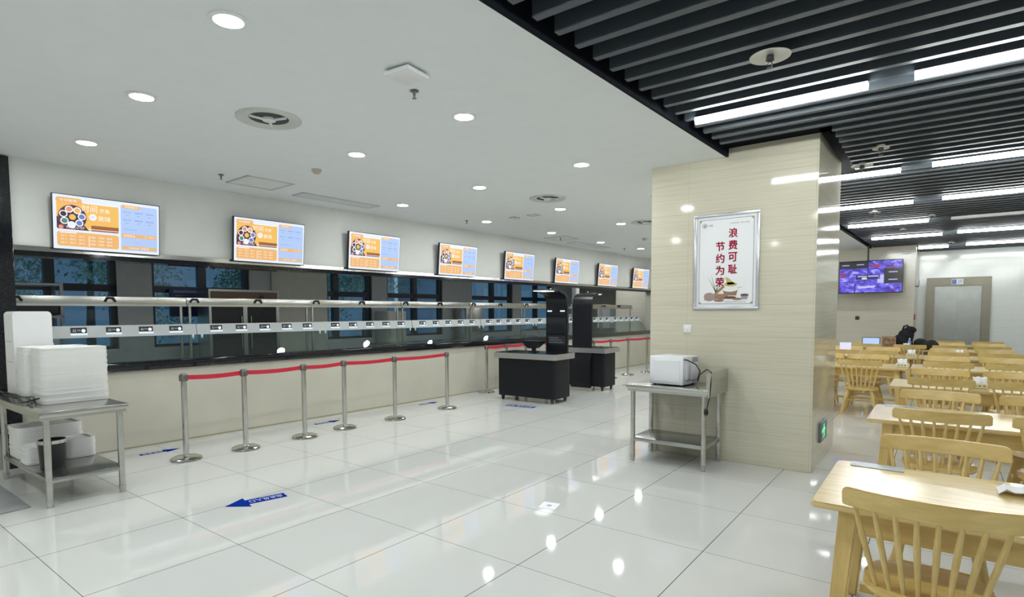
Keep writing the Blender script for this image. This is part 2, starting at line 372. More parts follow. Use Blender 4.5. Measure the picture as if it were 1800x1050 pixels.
# ------------------------------------------------------------------ lights: downlights
k = B(); lathe(k, [(.078, 0), (.10, 0), (.103, -.005), (.076, -.010), (.076, .0)], n=28)
ring_me = obj('trim_ring', k, WPLAS)
k = B(); lathe(k, [(0, -.0085), (.074, -.0085)], n=28); lens_me = obj('lens', k, E_DOWN, smooth=0)
DL0 = None
rowsdl = [(-3.07, [-2.2, -.3, 1.60, 3.50, 5.38, 7.45, 9.4, 11.4, 13.3]), (-4.62, [-2.1, -.15, 1.75, 3.66, 5.55, 7.46, 9.35, 11.3, 13.2]), (-6.24, [-.05, 1.89, 5.75, 7.68, 9.54, 11.55, 13.3, 15.1])]
names = {0: 'outer', 1: 'middle', 2: 'inner'}
for ri, (x0, ys) in enumerate(rowsdl):
    for yi, yy in enumerate(ys):
        x = x0
        if ri == 2: x = {9.54: -6.11, 11.55: -6.09, 13.3: -5.91, 15.1: -5.9}.get(yy, -6.24)
        if ri == 1: x = -4.62 if yy < 9 else -4.53
        lab = 'round recessed downlight in the %s row, %s from the camera' % (['row nearest the dark slats', 'middle ceiling', 'row nearest the menu screens'][ri].replace('row ', '', 1) if ri != 1 else 'middle', ORD[yi])
        if DL0 is None:
            DL0 = thing('downlight', lab, 'ceiling light', (x, yy, 3.12), 0, 'recessed downlights in the white ceiling')
            ring_me.parent = DL0; lens_me.parent = DL0
        else: dup(DL0, (x, yy, 3.12), 0, lab)
# tube lights in the slats
def tubelamp(x0, x1, y, label, on=True):
    t = thing('tube_light', label, 'ceiling light', ((x0+x1)/2, y, 3.06), 0, 'linear tube lights under the slats')
    h = (x1-x0)/2
    k = B(); box(k, -h, -.032, .055, h, .032, .072); obj('housing', k, BLKM, t, 0)
    k = B(); prism(k, [(-.025, .055), (-.025, .03), (-.019, .014), (-.009, .008), (.009, .008), (.019, .014), (.025, .03), (.025, .055)], -h, h, 0, lambda u, v, w: (w, u, v))
    obj('diffuser', k, E_TUBE if on else WPLAS, t)
    return t
TL = [(-1.62, -.44, 4.69, 'nearest row, left'), (-.18, 1.0, 4.69, 'nearest row, right'), (-1.57, -.39, 7.68, 'second row, left, behind the pillar'), (-.11, 1.07, 7.60, 'second row, right'),
      (-1.53, -.35, 9.98, 'third row, left'), (-.02, 1.16, 9.91, 'third row, right'), (-1.38, -.20, 12.2, 'fourth row, left'), (-1.20, -.01, 14.5, 'fifth row, left'), (.23, 1.41, 14.33, 'fifth row, right'),
      (-.46, .11, 17.35, 'last row, left'), (.44, 1.62, 17.1, 'last row, right'),
      (-1.62, -.44, 1.7, 'overhead row, left'), (-.18, 1.0, 1.7, 'overhead row, right'), (-1.62, -.44, -1.3, 'row behind the viewer, left'), (-.18, 1.0, -1.3, 'row behind the viewer, right')]
for r in (-1.3, 1.7, 4.69, 7.6, 9.91, 14.33, 17.1):
    TL.append((1.45+.05*max(0, r-5)*.3, 2.63+.05*max(0, r-5)*.3, r, 'third in the %s row, past the right edge' % {-1.3: 'rear', 1.7: 'overhead', 4.69: 'nearest', 7.6: 'second', 9.91: 'third', 14.33: 'fifth', 17.1: 'last'}[r]))
for x0, x1, yy, l in TL: tubelamp(x0, x1, yy, 'lit tube light under the slats, '+l)
tubelamp(.10, 1.28, 12.17, 'unlit tube light under the slats, fourth row, right', False)
# ------------------------------------------------------------------ ceiling fittings
def diffuser(x, y, r, label, z=3.12):
    t = thing('round_air_diffuser', label, 'vent', (x, y, z), 0, 'round swirl diffusers in the white ceiling')
    k = B(); lathe(k, [(r, 0), (r, -.012), (r*.93, -.018), (r*.62, -.004), (r*.60, .0)], n=40); obj('rim', k, mat('vent_rim_paint', (.56, .58, .55), .45), t)
    k = B(); lathe(k, [(0, -.001), (r*.61, -.001)], n=32); obj('opening', k, mat('vent_dark', (.05, .055, .05), .7), t, 0)
    k = B(); lathe(k, [(0, -.022), (r*.2, -.02), (r*.22, -.002)], n=24); obj('hub', k, WPLAS, t)
    for i in range(3):
        a = i*2*PI/3+.4; k = B(); tube(k, [(r*.2*math.cos(a), r*.2*math.sin(a), -.012), (r*.62*math.cos(a), r*.62*math.sin(a), -.010)], .012, 6); obj('spoke', k, WPLAS, t)
diffuser(-4.34, 2.57, .25, 'round white air diffuser, nearest the camera')
diffuser(-4.33, 6.66, .25, 'round white air diffuser, second from the camera')
diffuser(-4.12, 9.47, .25, 'round white air diffuser beside the pillar edge, farthest of the three')
def sprinkler(x, y, z, label):
    t = thing('sprinkler', label, 'sprinkler', (x, y, z), 0, 'fire sprinklers in the ceiling')
    k = B(); lathe(k, [(0, 0), (.03, 0), (.032, -.006), (.012, -.008), (.010, -.03), (.005, -.05), (.016, -.052), (.016, -.055), (0, -.055)], n=14); obj('head', k, mat('dull_brass', (.22, .2, .18), .4, .8), t)
for i, (x, y) in enumerate([(-3.0, 2.89), (-6.49, 3.24), (-6.45, 7.4), (-6.38, 10.31), (-6.2, 13.0)]):
    sprinkler(x, y, 3.12, 'small pendant fire sprinkler under the white ceiling, '+['beside the square access point', 'left of the square hatch', 'above the fourth and fifth screens', 'by the farther hatch', 'farthest one'][i])
def collector(x, y, r, label, z=3.085):
    t = thing('sprinkler_shield', label, 'sprinkler', (x, y, z), 0, 'round shields with sprinklers under the slats')
    k = B(); lathe(k, [(0, .03), (.03, .03), (.04, .012), (r, 0), (r, -.006), (.04, .004), (0, .006)], n=32); obj('shield', k, mat('dull_white_metal', (.62, .62, .58), .35, .3), t)
    k = B(); lathe(k, [(0, 0), (.022, 0), (.024, -.03), (.01, -.035), (0, -.035)], n=12)
    for s in (-1, 1): tube(k, [(s*.008, 0, -.035), (s*.014, 0, -.05), (s*.004, 0, -.065)], .003, 6)
    lathe(k, [(0, -.065), (.018, -.066), (.018, -.069), (0, -.069)], n=12); obj('head', k, mat('dark_brass', (.08, .08, .08), .4, .6), t)
collector(-.86, 3.77, .115, 'large white sprinkler shield under the slats above the nearest lit tubes')
for i, (x, y, r) in enumerate([(-.49, 6.5, .07), (-.70, 7.15, .10), (-.85, 10.6, .08), (-.15, 11.6, .05), (-.6, 13.2, .06), (.15, 16.4, .08)]):
    collector(x, y, r, 'small white sprinkler shield under the slats, '+['right of the pillar head', 'just behind the pillar head', 'third row of tubes', 'near the unlit tube', 'fourth row of tubes', 'last row of tubes'][i])
t = thing('wireless_access_point', 'square white access point box on the ceiling', 'access point', (-2.80, 2.63, 3.12), .1)
k = B(); box(k, -.085, -.085, -.012, .085, .085, 0, 0); obj('mount', k, GREYP, t)
k = B(); box(k, -.105, -.105, -.042, .105, .105, -.014, 0, .008); obj('cover', k, WPLAS, t)
for x, y, l in ((-5.45, 3.77, 'between the square hatch and the middle downlights'), (-5.03, 11.53, 'far away near the pillar edge')):
    t = thing('smoke_detector', 'small beige smoke detector '+l, 'smoke detector', (x, y, 3.12), 0)
    k = B(); lathe(k, [(0, -.045), (.03, -.045), (.05, -.02), (.055, 0)], n=20); obj('dome', k, mat('aged_plastic', (.45, .38, .32), .5), t)
def hatch(a0, b0, a1, b1, label, name='access_hatch'):
    ax, by = tow((a0+a1)/2, (b0+b1)/2); t = thing(name, label, 'vent', (ax, by, 3.12), E)
    w, h = (a1-a0)/2, (b1-b0)/2
    k = B()
    for q in ((-w, -h, w, -h+.02), (-w, h-.02, w, h), (-w, -h, -w+.02, h), (w-.02, -h, w, h)): box(k, q[0], q[1], -.012, q[2], q[3], 0)
    obj('frame', k, mat('alu_white', (.55, .58, .58), .3, .4), t, 0)
    k = B()
    if name == 'access_hatch': box(k, -w+.02, -h+.02, -.006, w-.02, h-.02, 0)
    else:
        n = 7
        for i in range(n): box(k, -w+.02+(2*w-.04)*i/n, -h+.02, -.008, -w+.02+(2*w-.04)*(i+.55)/n, h-.02, 0)
    obj('panel' if name == 'access_hatch' else 'louvre', k, mat('hatch_grey', (.70, .73, .73), .6), t, 0)
hatch(-6.90, 3.24, -6.38, 3.82, 'square access hatch in the ceiling by the second menu screen')
hatch(-7.0, 4.15, -6.72, 5.39, 'long slot air grille in the ceiling by the third menu screen', 'slot_grille')
hatch(-6.98, 9.9, -6.46, 10.5, 'square access hatch in the ceiling above the sixth menu screen')
hatch(-7.05, 10.9, -6.77, 12.4, 'long slot air grille in the ceiling above the seventh menu screen', 'slot_grille')
hatch(-5.92, 7.42, -5.80, 7.56, 'tiny ceiling grille, left of a pair', 'slot_grille')
hatch(-5.56, 7.42, -5.38, 7.56, 'tiny ceiling grille, right of a pair', 'slot_grille')
# ------------------------------------------------------------------ serving counter (counter frame)
cx0, cy0 = tow(CA, 1.33)
t = thing('serving_counter', 'long serving counter with pale stone front and black granite edge', 'counter', (cx0, cy0, 0), E)
k = B(); box(k, -.14, 0.01, 0, 0, 14.86, .90)
obj('front_panel', k, CFRONT, t, 0)
k = B(); box(k, -.12, 0.01, .90, .05, 14.86, 1.0, 0, .006); obj('worktop_edge', k, GRAN, t)
k = B(); box(k, -.0005, .01, 0, .004, 14.86, .018); obj('base_joint', k, mat('dirty_grout', (.35, .32, .22), .7), t, 0)
k = B(); box(k, -.95, .01, .86, -.12, 14.86, .90); box(k, -.97, .01, .0, -.93, 14.86, .9); obj('steel_deck', k, STEELB, t, 0)
dispm = [BLACK, emis('display_reflection', (.9, .95, 1), 1.3), mat('display_label', (.75, .8, .82), .3)]
DISPE = emis('display_strip', (.80, .93, 1.0), 1.0)
secs = [(1.34, 3.18), (3.18, 5.01), (5.01, 6.86), (6.86, 8.71), (8.71, 10.55), (10.55, 12.38), (12.38, 14.21), (14.21, 16.05)]
w = 1.84
def make_guard(label):
    # local frame: x = a - CA, y along the counter from the section's left end
    t = thing('sneeze_guard', label, 'sneeze guard', (0, 0, 0), E, 'glass sneeze guard sections along the counter')
    k = B()
    P = [(-.08, 1.001), (-.27, 1.292)]
    n = Vector((.291, 0, .19)).normalized()*.004
    for s in (0,): 
        a = Vector((P[0][0], 0, P[0][1])); c = Vector((P[1][0], 0, P[1][1]))
        for y0, y1 in ((.001, w-.001),):
            vs = [a+n+Vector((0, y0, 0)), a+n+Vector((0, y1, 0)), c+n+Vector((0, y1, 0)), c+n+Vector((0, y0, 0))]
            quad(k, vs)
            vs2 = [v-2*n for v in vs]; quad(k, vs2[::-1])
            for i in range(4): quad(k, [vs[i], vs[(i+1) % 4], vs2[(i+1) % 4], vs2[i]])
    obj('glass_pane', k, GLASS, t, 0)
    k = B(); prism(k, [(-.262, 1.285), (-.285, 1.42), (-.34, 1.42), (-.34, 1.285)], .004, w-.004, 0, lambda u, v, ww: (u, ww, v)); obj('display_panel', k, PANEL, t, 0)
    def pf(u, v, off=.002):     # on the panel face: u along y, v up from its foot
        s = v/.137; return (-.262-.023*s+off, u, 1.285+.135*s)
    for i in range(5):
        yc = w/2+(i-2)*.336
        k = B()
        prism(k, [(-.075+yc, .056), (.075+yc, .056), (.075+yc, .118), (-.075+yc, .118)], 0, .006, 0, lambda u, v, ww: pf(u, v, ww))
        disc(k, (yc+.042, .082), .019, lambda u, v: pf(u, v, .0075), 1, 14)  # round reflection painted as a glowing white disc
        text(k, 'A%d' % (i+1), yc-.058, .07, yc-.028, .1, lambda u, v: pf(u, v, .0075), 2)
        text(k, '0.00', yc-.02, .08, yc+.015, .095, lambda u, v: pf(u, v, .0075), 2)
        d = obj('price_display', k, dispm, t, 0, fixn=False)
        k = B(); prism(k, [(-.078+yc, .032), (.078+yc, .032), (.078+yc, .054), (-.078+yc, .054)], 0, .005, 0, lambda u, v, ww: pf(u, v, ww)); obj('light_strip', k, DISPE, d, 0)
    k = B(); box(k, -.70, 0.002, 1.65, -.56, w-.002, 1.765, 0, .006); box(k, -.55, 0.01, 1.648, -.535, w-.01, 1.675); obj('top_rail', k, STEEL, t)
    for y in (.055, w-.055):
        k = B(); tube(k, [(-.60, y, .90), (-.60, y, 1.66)], .019, 10); obj('post', k, STEEL, t)
        k = B(); box(k, -.60, y-.012, 1.30, -.34, y+.012, 1.325); obj('arm', k, STEEL, t)
        k = B(); box(k, -.275, y-.012, 1.235, -.245, y+.012, 1.29, 0, .004); obj('clip', k, WPLAS, t)
    for y in (.10, w/2+.06, ):
        k = B(); pts = [(-.553, y-.055, 1.70), (-.545, y-.03, 1.745), (-.545, y+.03, 1.745), (-.553, y+.055, 1.70)]; tube(k, pts, .014, 8); obj('bracket', k, BLACK, t)
    return t
G = make_guard('x')
nth = ['first', 'second', 'third', 'fourth', 'fifth', 'sixth', 'seventh', 'eighth']
def make_bain():
    t = thing('food_well', 'x', 'food warmer', (0, 0, 0), E, 'steel food wells behind the glass')
    k = B(); box(k, -.90, .04, .901, -.20, w-.04, .93, 0, .004); obj('well_top', k, STEELB, t, 30)
    for i in range(5):
        yc = w/2+(i-2)*.336
        k = B()
        for z, s in ((.932, 1.0),):
            o = rrect(-.84, yc-.155, -.28, yc+.155, .03); inn = rrect(-.82, yc-.135, -.30, yc+.135, .025)
            A = [k.verts.new((u, v, .938)) for u, v in o]; C = [k.verts.new((u, v, .938)) for u, v in inn]; D = [k.verts.new((u*.98-.01, v, .9315)) for u, v in inn]
            nn = len(A)
            for q in range(nn):
                k.faces.new((A[q], A[(q+1) % nn], C[(q+1) % nn], C[q])); k.faces.new((C[q], C[(q+1) % nn], D[(q+1) % nn], D[q]))
            k.faces.new(D)
        obj('serving_pan', k, CHROME, t)
    return t
BM = make_bain()
for i, (s0, s1) in enumerate(secs):
    x, y = tow(CA, s0)
    lg = 'glass and steel sneeze guard with price displays, %s section from the left' % nth[i]
    lb = 'steel food well with five pans, %s from the left behind the glass' % nth[i]
    if i == 0: G.location = (x, y, 0); G['label'] = lg; BM.location = (x, y, 0); BM['label'] = lb
    else: dup(G, (x, y, 0), E, lg); dup(BM, (x, y, 0), E, lb)
# ------------------------------------------------------------------ menu screens
SW, SH = .99, .555
ORG = (.95, .42, .10); 
scm = [lit('screen_white', (.80, .87, 1.0)), lit('screen_blue', (.44, .60, .93)), lit('screen_orange', (.86, .47, .16)), lit('screen_amber', (.90, .52, .11)),
       lit('screen_brown', (.33, .11, .03)), lit('screen_dark', (.045, .02, .05)), lit('screen_text', (1, .93, .90)), lit('screen_slate', (.14, .22, .55)),
       lit('screen_pink', (.80, .28, .22)), lit('screen_green', (.08, .25, .22)), lit('screen_plum', (.26, .05, .09))]
def menu_screen():
    k = B()
    # screen lies in x=const plane; u along y (left to right), v up; x outward
    F = lambda d: (lambda u, v: (d, u, v))
    def pc(outl, d, mi): 
        f = k.faces.new([k.verts.new((d, u, v)) for u, v in outl]); f.material_index = mi
    R = lambda u0, v0, u1, v1, r, d, mi: pc(rrect(u0, v0, u1, v1, r), d, mi)
    R(0, 0, SW, SH, .008, 0, 0)
    R(.02, .02, SW-.02, SH-.025, .01, .0006, 0)
    R(.03, .09, .60, SH-.03, .02, .0008, 1) if False else None
    R(.01, .02, .64, .53, .02, .0008, 0)
    # blue right panel
    R(.605, .028, SW-.02, SH-.03, .015, .0012, 1)
    # food picture
    R(.03, .205, .585, .49, .02, .0012, 3)
    pc([(.33, .205), (.575, .205), (.585, .215), (.585, .265), (.33, .265)], .0015, 4); pc([(.30, .22), (.585, .22), (.585, .226), (.30, .226)], .0018, 6)
    pc([(.03, .215), (.04, .205), (.31, .205), (.27, .255), (.03, .33)], .0016, 5)
    R(.025, .475, .25, .53, .022, .002, 2); text(k, '今日推荐', .055, .488, .205, .515, F(.0024), 6)
    pc([(.26, .487), (.56, .487), (.56, .494), (.26, .494)], .002, 6)
    c = (.165, .335); disc(k, c, .125, F(.002), 10, 28); disc(k, c, .118, F(.0023), 5, 28); disc(k, c, .03, F(.0028), 3, 16)
    for i in range(7):
        a = PI/2+.35+i*2*PI/7; cc = (c[0]+.082*math.cos(a), c[1]+.082*math.sin(a))
        disc(k, cc, .036, F(.0028), 6, 16); disc(k, cc, .026, F(.0031), (8, 5, 9, 0, 7, 7, 2)[i], 14)
    text(k, '特色小炒', .11, .215, .27, .243, F(.0034), 6)
    disc(k, (.065, .225), .022, F(.0028), 8, 12)
    text(k, '时间', .25, .40, .385, .475, F(.0036), 6); text(k, '烹煮', .405, .405, .50, .45, F(.0036), 6)
    disc(k, (.345, .352), .035, F(.0036), 6, 16); text(k, '的', .325, .332, .365, .372, F(.004), 1); text(k, '美味', .39, .315, .51, .375, F(.0036), 6)
    # lower orange list
    R(.03, .03, .585, .18, .025, .0012, 2); pc([(.055, .165), (.20, .165), (.20, .175), (.055, .175)], .002, 6)
    for rr in range(3):
        for cc_, nm in enumerate(('米饭一元', '青菜三元', '豆腐二元', '红烧肉', '鸡蛋汤', '面条类')):
            u = .062+cc_*.078+(.02 if cc_ > 2 else 0); v = .128-rr*.036
            text(k, nm, u, v, u+.05, v+.02, F(.002), 6)
    pc([(.305, .04), (.311, .04), (.311, .15), (.305, .15)], .002, 6)
    # right texts
    R(.615, .49, .80, .525, .017, .002, 2); text(k, '特色窗口', .645, .497, .765, .518, F(.0024), 6)
    for rr in range(2):
        for q, nm in enumerate(('辣子鸡丁', '糖醋里脊', '鱼香肉丝')):
            text(k, nm, .63+q*.112, .44-rr*.085, .63+q*.112+.082, .457-rr*.085, F(.002), 7)
            text(k, '8元', .655+q*.112, .408-rr*.085, .655+q*.112+.026, .421-rr*.085, F(.002), 7)
    text(k, '今日供应 欢迎品尝', .625, .255, .76, .266, F(.002), 7)
    R(.61, .17, SW-.03, .21, .012, .002, 2); text(k, '本周菜品', .63, .178, .745, .202, F(.0024), 6); text(k, '周一至周五', .84, .184, .945, .197, F(.0024), 6)
    text(k, '开放时间', .74, .118, .79, .128, F(.002), 8)
    R(.61, .04, SW-.03, .075, .012, .002, 2); text(k, '欢迎光临一楼食堂', .68, .048, .88, .066, F(.0024), 6)
    return k
t0 = None
tvb = [1.655, 3.52, 5.27, 7.18, 9.04, 10.87, 12.82, 14.76]
for i, bb in enumerate(tvb):
    x, y = tow(CA+.10, bb)
    lab = '%s wall-mounted orange and blue menu screen' % (['leftmost', 'second from left', 'third from left', 'fourth from left', 'fifth from left', 'sixth from left', 'seventh from left', 'rightmost, beside the pillar,'][i]) + ('' if i < 7 else ' ') 
    lab = lab.strip()
    if t0 is None:
        t0 = thing('menu_screen', lab, 'screen', (x, y, 2.238), E, 'menu screens above the serving hatch')
        tilt = bpy.data.objects.new('x', None)
        k = B(); box(k, -.045, -.008, -.008, -.001, SW+.008, SH+.008, 0, .003); cs = obj('casing', k, BLACK, t0)
        pa = obj('display', menu_screen(), scm, t0, 0, fixn=False)
        k = B(); box(k, -.10, SW/2-.12, SH/2-.1, -.045, SW/2+.12, SH/2+.1); br = obj('wall_bracket', k, BLKM, t0, 0)
        for o in (cs, pa): o.rotation_euler = (0, math.radians(5), 0); o.location = (-.018, 0, 0)
        bpy.data.objects.remove(tilt)
    else: dup(t0, (x, y, 2.238), E, lab)
# ------------------------------------------------------------------ belt stanchions
def stanchion_proto():
    t = thing('belt_stanchion', 'x', 'stanchion', (0, 0, 0), 0)
    k = B(); lathe(k, [(0, 0), (.150, 0), (.155, .006), (.152, .022), (.13, .032), (.035, .042), (.03, .05)], n=36); obj('base', k, CHROME, t)
    k = B(); lathe(k, [(0, -.001), (.157, -.001), (.157, .006)], n=36)
    k.free()
    k = B(); tube(k, [(0, 0, .035), (0, 0, .84)], .029, 18); obj('post', k, CHROME, t)
    k = B(); lathe(k, [(.029, .84), (.036, .84), (.036, .905), (.03, .918), (0, .918)], n=18); box(k, -.04, -.012, .85, -.03, .012, .90); box(k, .03, -.012, .85, .04, .012, .90)
    box(k, -.012, -.042, .845, .012, -.03, .905); box(k, -.012, .03, .845, .012, .042, .905)
    obj('head', k, mat('head_grey_metal', (.20, .19, .19), .3, .7), t)
    return t
ST = stanchion_proto(); first = True
def belt(o, p, q, z=.878):
    k = B(); d = Vector((q[0]-p[0], q[1]-p[1], 0)); L = d.length; d.normalize(); nrm = Vector((-d.y, d.x, 0))*.0015
    n = 8; prev = None
    for i in range(n+1):
        s = .032+(L-.064)*i/n; sag = -.012*math.sin(PI*i/n)
        c = d*s+Vector((0, 0, z+sag))
        ring = [k.verts.new(c+nrm+Vector((0, 0, .024))), k.verts.new(c-nrm+Vector((0, 0, .024))), k.verts.new(c-nrm-Vector((0, 0, .024))), k.verts.new(c+nrm-Vector((0, 0, .024)))]
        if prev:
            for j in range(4): k.faces.new((prev[j], prev[(j+1) % 4], ring[(j+1) % 4], ring[j]))
        else: k.faces.new(ring)
        prev = ring
    k.faces.new(prev[::-1]); bo = obj('belt', k, RED, o); return bo
groups = [('front queue line', [(-6.33, 2.69), (-6.28, 3.32), (-6.27, 4.08), (-6.33, 4.73), (-6.28, 5.58), (-6.31, 6.72)], ['nearest, leftmost', 'second from left', 'third from left', 'fourth from left', 'fifth from left', 'last and rightmost']),
          ('line behind the first black kiosk', [(-6.97, 8.55), (-6.90, 9.1), (-6.92, 9.8), (-6.92, 10.6)], ['left one', 'second', 'third', 'fourth, hidden by the kiosk column']),
          ('far queue line', [(-6.22, 11.5), (-6.10, 12.1), (-6.06, 12.95), (-5.93, 13.8), (-5.9, 14.7)], ['leftmost, beside the second kiosk', 'second', 'third', 'fourth, at the pillar edge', 'hidden by the pillar'])]
for gi, (gn, pts, ls) in enumerate(groups):
    prev = None
    for i, p in enumerate(pts):
        lab = 'steel belt post, %s, %s' % (gn, ls[i])
        if first: o = ST; o.location = (p[0], p[1], 0); o['label'] = lab; first = False; base_children = list(ST.children)
        else:
            o = ST.copy(); COL.objects.link(o); o.location = (p[0], p[1], 0); o['label'] = lab
            for ch in base_children:
                c = ch.copy(); COL.objects.link(c); c.parent = o
        o['group'] = 'red belt stanchions'
        if prev is not None: belt(prev[0], prev[1], p)
        prev = (o, p)
# ------------------------------------------------------------------ floor stickers
def arrow_sticker(x, y, rz, L, Wd, s, label, head=True, mirror=False):
    t = thing('floor_arrow_sticker', label, 'floor sticker', (x, y, 0), rz)
    k = B(); h = .17 if head else 0
    o = [(0, -Wd/2), (L-h, -Wd/2), (L-h, -Wd*1.1), (L, 0), (L-h, Wd*1.1), (L-h, Wd/2), (0, Wd/2)] if head else [(0, -Wd/2), (L, -Wd/2), (L, Wd/2), (0, Wd/2)]
    prism(k, o, .0003, .0012); obj('vinyl', k, BLUE, t, 0)
    k = B(); text(k, s, .03, -Wd*.3, L-h-.02, Wd*.3, lambda u, v: (u, v, .0016)); obj('lettering', k, PRINTW, t, 0, fixn=False)
arrow_sticker(-4.40, 2.66, math.radians(-90-13), .48, .12, '由此处入口', 'blue arrow floor sticker with white lettering, nearest, on open floor')
arrow_sticker(-6.93, 2.46, PI/2+E+.0, .42, .07, '取餐通道', 'blue arrow floor sticker by the counter, leftmost of three')
arrow_sticker(-6.88, 4.64, PI/2+E, .42, .07, '取餐通道', 'blue arrow floor sticker by the counter, middle of three')
arrow_sticker(-6.92, 6.70, PI/2+E, .42, .07, '取餐通道', 'blue arrow floor sticker by the counter, rightmost of three')
arrow_sticker(-5.72, 7.56, .12, .52, .15, '自助区', 'blue rectangular floor sticker in front of the first kiosk', head=False)
arrow_sticker(-5.3, 11.1, .12, .42, .12, '自助区', 'blue floor sticker beside the second kiosk', head=False)
t = thing('floor_marker', 'small white square floor sticker with a pale blue dot', 'floor sticker', (-2.44, 3.78, 0), .25)
k = B(); prism(k, [(-.07, -.075), (.07, -.075), (.07, .075), (-.07, .075)], .0003, .0012); obj('sheet', k, mat('sticker_white', (.93, .94, .97), .3, var=0), t, 0)
k = B(); disc(k, (0, 0), .022, lambda u, v: (u, v, .0016)); obj('dot', k, mat('pale_blue', (.35, .45, .70), .4), t, 0, fixn=False)
# ------------------------------------------------------------------ self-service kiosks
def kiosk(x0, x1, y0, y1, colx, face, label, scanner):
    """cabinet on castors with a tall curved column; face = -1 head reaches toward -y, +1 toward +y"""
    t = thing('checkout_kiosk', label, 'kiosk', ((x0+x1)/2, (y0+y1)/2, 0), math.radians(1.5), 'black self-service kiosks')
    hw, hd = (x1-x0)/2, (y1-y0)/2; cx = colx-(x0+x1)/2
    k = B(); prism(k, rrect(-hw+.06, -hd+.05, hw-.06, hd-.05, .05), .085, .755); obj('cabinet', k, KBODY, t)
    k = B(); prism(k, rrect(-hw, -hd, hw, hd, .02, 3), .75, .845); obj('worktop_band', k, mat('satin_alu', (.45, .45, .45), .35, .75), t)
    k = B(); prism(k, rrect(-hw+.02, -hd+.02, hw-.02, hd-.02, .02, 3), .845, .852); obj('worktop', k, DARK, t)
    for sx in (-1, 1):
        for sy in (-1, 1):
            k = B(); px, py = sx*(hw-.13), sy*(hd-.12)
            tube(k, [(px-.012, py, .034), (px+.012, py, .034)], .034, 14); box(k, px-.02, py-.03, .05, px+.02, py+.03, .086); obj('castor', k, BLACK, t)
    # column: profile in (y, z), curved over at the top
    yb = (hd-.03)*(-face); cw = .215
    prof = []; R = .24; zt = 1.93
    zb = .852 if scanner else .06
    outer = [(yb, zb)]+[(yb+face*(R-R*math.cos(a)), zt-R+R*math.sin(a)) for a in [PI/2*q/8 for q in range(9)]]+[(yb+face*.30, zt)]
    th = .05
    inner = [(yb+face*.30, zt-.03)]+[(yb+face*(R-(R-th)*math.cos(a)), zt-R+(R-th)*math.sin(a)) for a in [PI/2*q/8 for q in range(8, -1, -1)]]+[(yb+face*th, zb)]
    if not scanner: outer = [(yb-face*.06, zb)]+[(yb-face*.06, .6), (yb, .75)]+outer[1:]; inner[-1] = (yb+face*th*.2, zb); 
    k = B(); prism(k, outer+inner, cx-cw, cx+cw, 0, lambda u, v, ww: (ww, u, v)); col = obj('column', k, BLKM, t, 50)
    yf = yb+face*(th+.002)
    k = B(); box(k, cx-cw+.02, min(yf, yf+face*.015), 1.50, cx+cw-.02, max(yf, yf+face*.015), 1.66, 0); obj('camera_bar', k, DARK, col, 0)
    k = B()
    for s in (-1, 1): box(k, cx+s*.13-.045, min(yf+face*.016, yf+face*.019), 1.565, cx+s*.13+.045, max(yf+face*.016, yf+face*.019), 1.585)
    obj('status_light', k, emis('status_white', (.9, .95, 1), 1.6), col, 0)
    k = B(); box(k, cx-cw+.01, min(yf, yf+face*.02), 1.18, cx+cw-.01, max(yf, yf+face*.02), 1.46, 0, .004); obj('touch_screen', k, DARK, col, 0)
    k = B(); box(k, cx-cw+.03, min(yf, yf+face*.006), .98, cx+cw-.03, max(yf, yf+face*.006), 1.14); obj('notice_plate', k, mat('soft_black', (.02, .022, .03), .3), col, 0)
    k = B(); sgn = 1 if face < 0 else -1
    for q, s in enumerate(('请将餐盘放置于', '识别区域内', '刷脸或扫码支付')):
        yy = yf+face*.008; text(k, s, cx-.15*sgn, 1.09-q*.04, cx+(.05+.05*q)*sgn, 1.115-q*.04, lambda u, v: (u, yy, v))
    obj('notice_lettering', k, mat('grey_print', (.28, .30, .33), .5), col, 0, fixn=False)
    # light head
    ya, yc = yb+face*.22, yb+face*.64
    k = B(); box(k, cx-.13, min(ya, yc), zt-.012, cx+.13, max(ya, yc), zt+.012, 0, .004); obj('light_head', k, BLACK, t)
    k = B(); box(k, cx-.11, min(ya+face*.1, yc-face*.01), zt-.022, cx+.11, max(ya+face*.1, yc-face*.01), zt-.0125); obj('light_panel', k, emis('head_light', (.95, 1, 1), 3.0), t, 0)
    k = B(); tube(k, [(cx, yb+face*.25, zt+.012), (cx, yb+face*.25, zt+.04)], .012, 8); obj('antenna', k, WPLAS, t)
    if scanner:
        k = B(); tube(k, [(-.03, .05, .852), (-.03, .05, .96)], .04, 8); box(k, -.1, -.02, .852, .04, .12, .862); obj('screen_stand', k, BLKM, t)
        k = B()
        prism(k, [(-.21, .13), (.15, .13), (.15, .10), (.03, 0), (-.09, 0), (-.21, .10)], 0, .20, 0, lambda u, v, ww: (u, -.06+ww+.1*v, .92+v)); obj('screen_head', k, BLKM, t, 0)
    return t
kiosk(-6.32, -5.03, 7.95, 8.62, -5.36, -1, 'black checkout kiosk in front, wide cabinet facing the viewer', True)
kiosk(-6.35, -5.10, 9.88, 10.52, -5.64, 1, 'black checkout kiosk behind, its tall plain column back turned to the viewer', False)
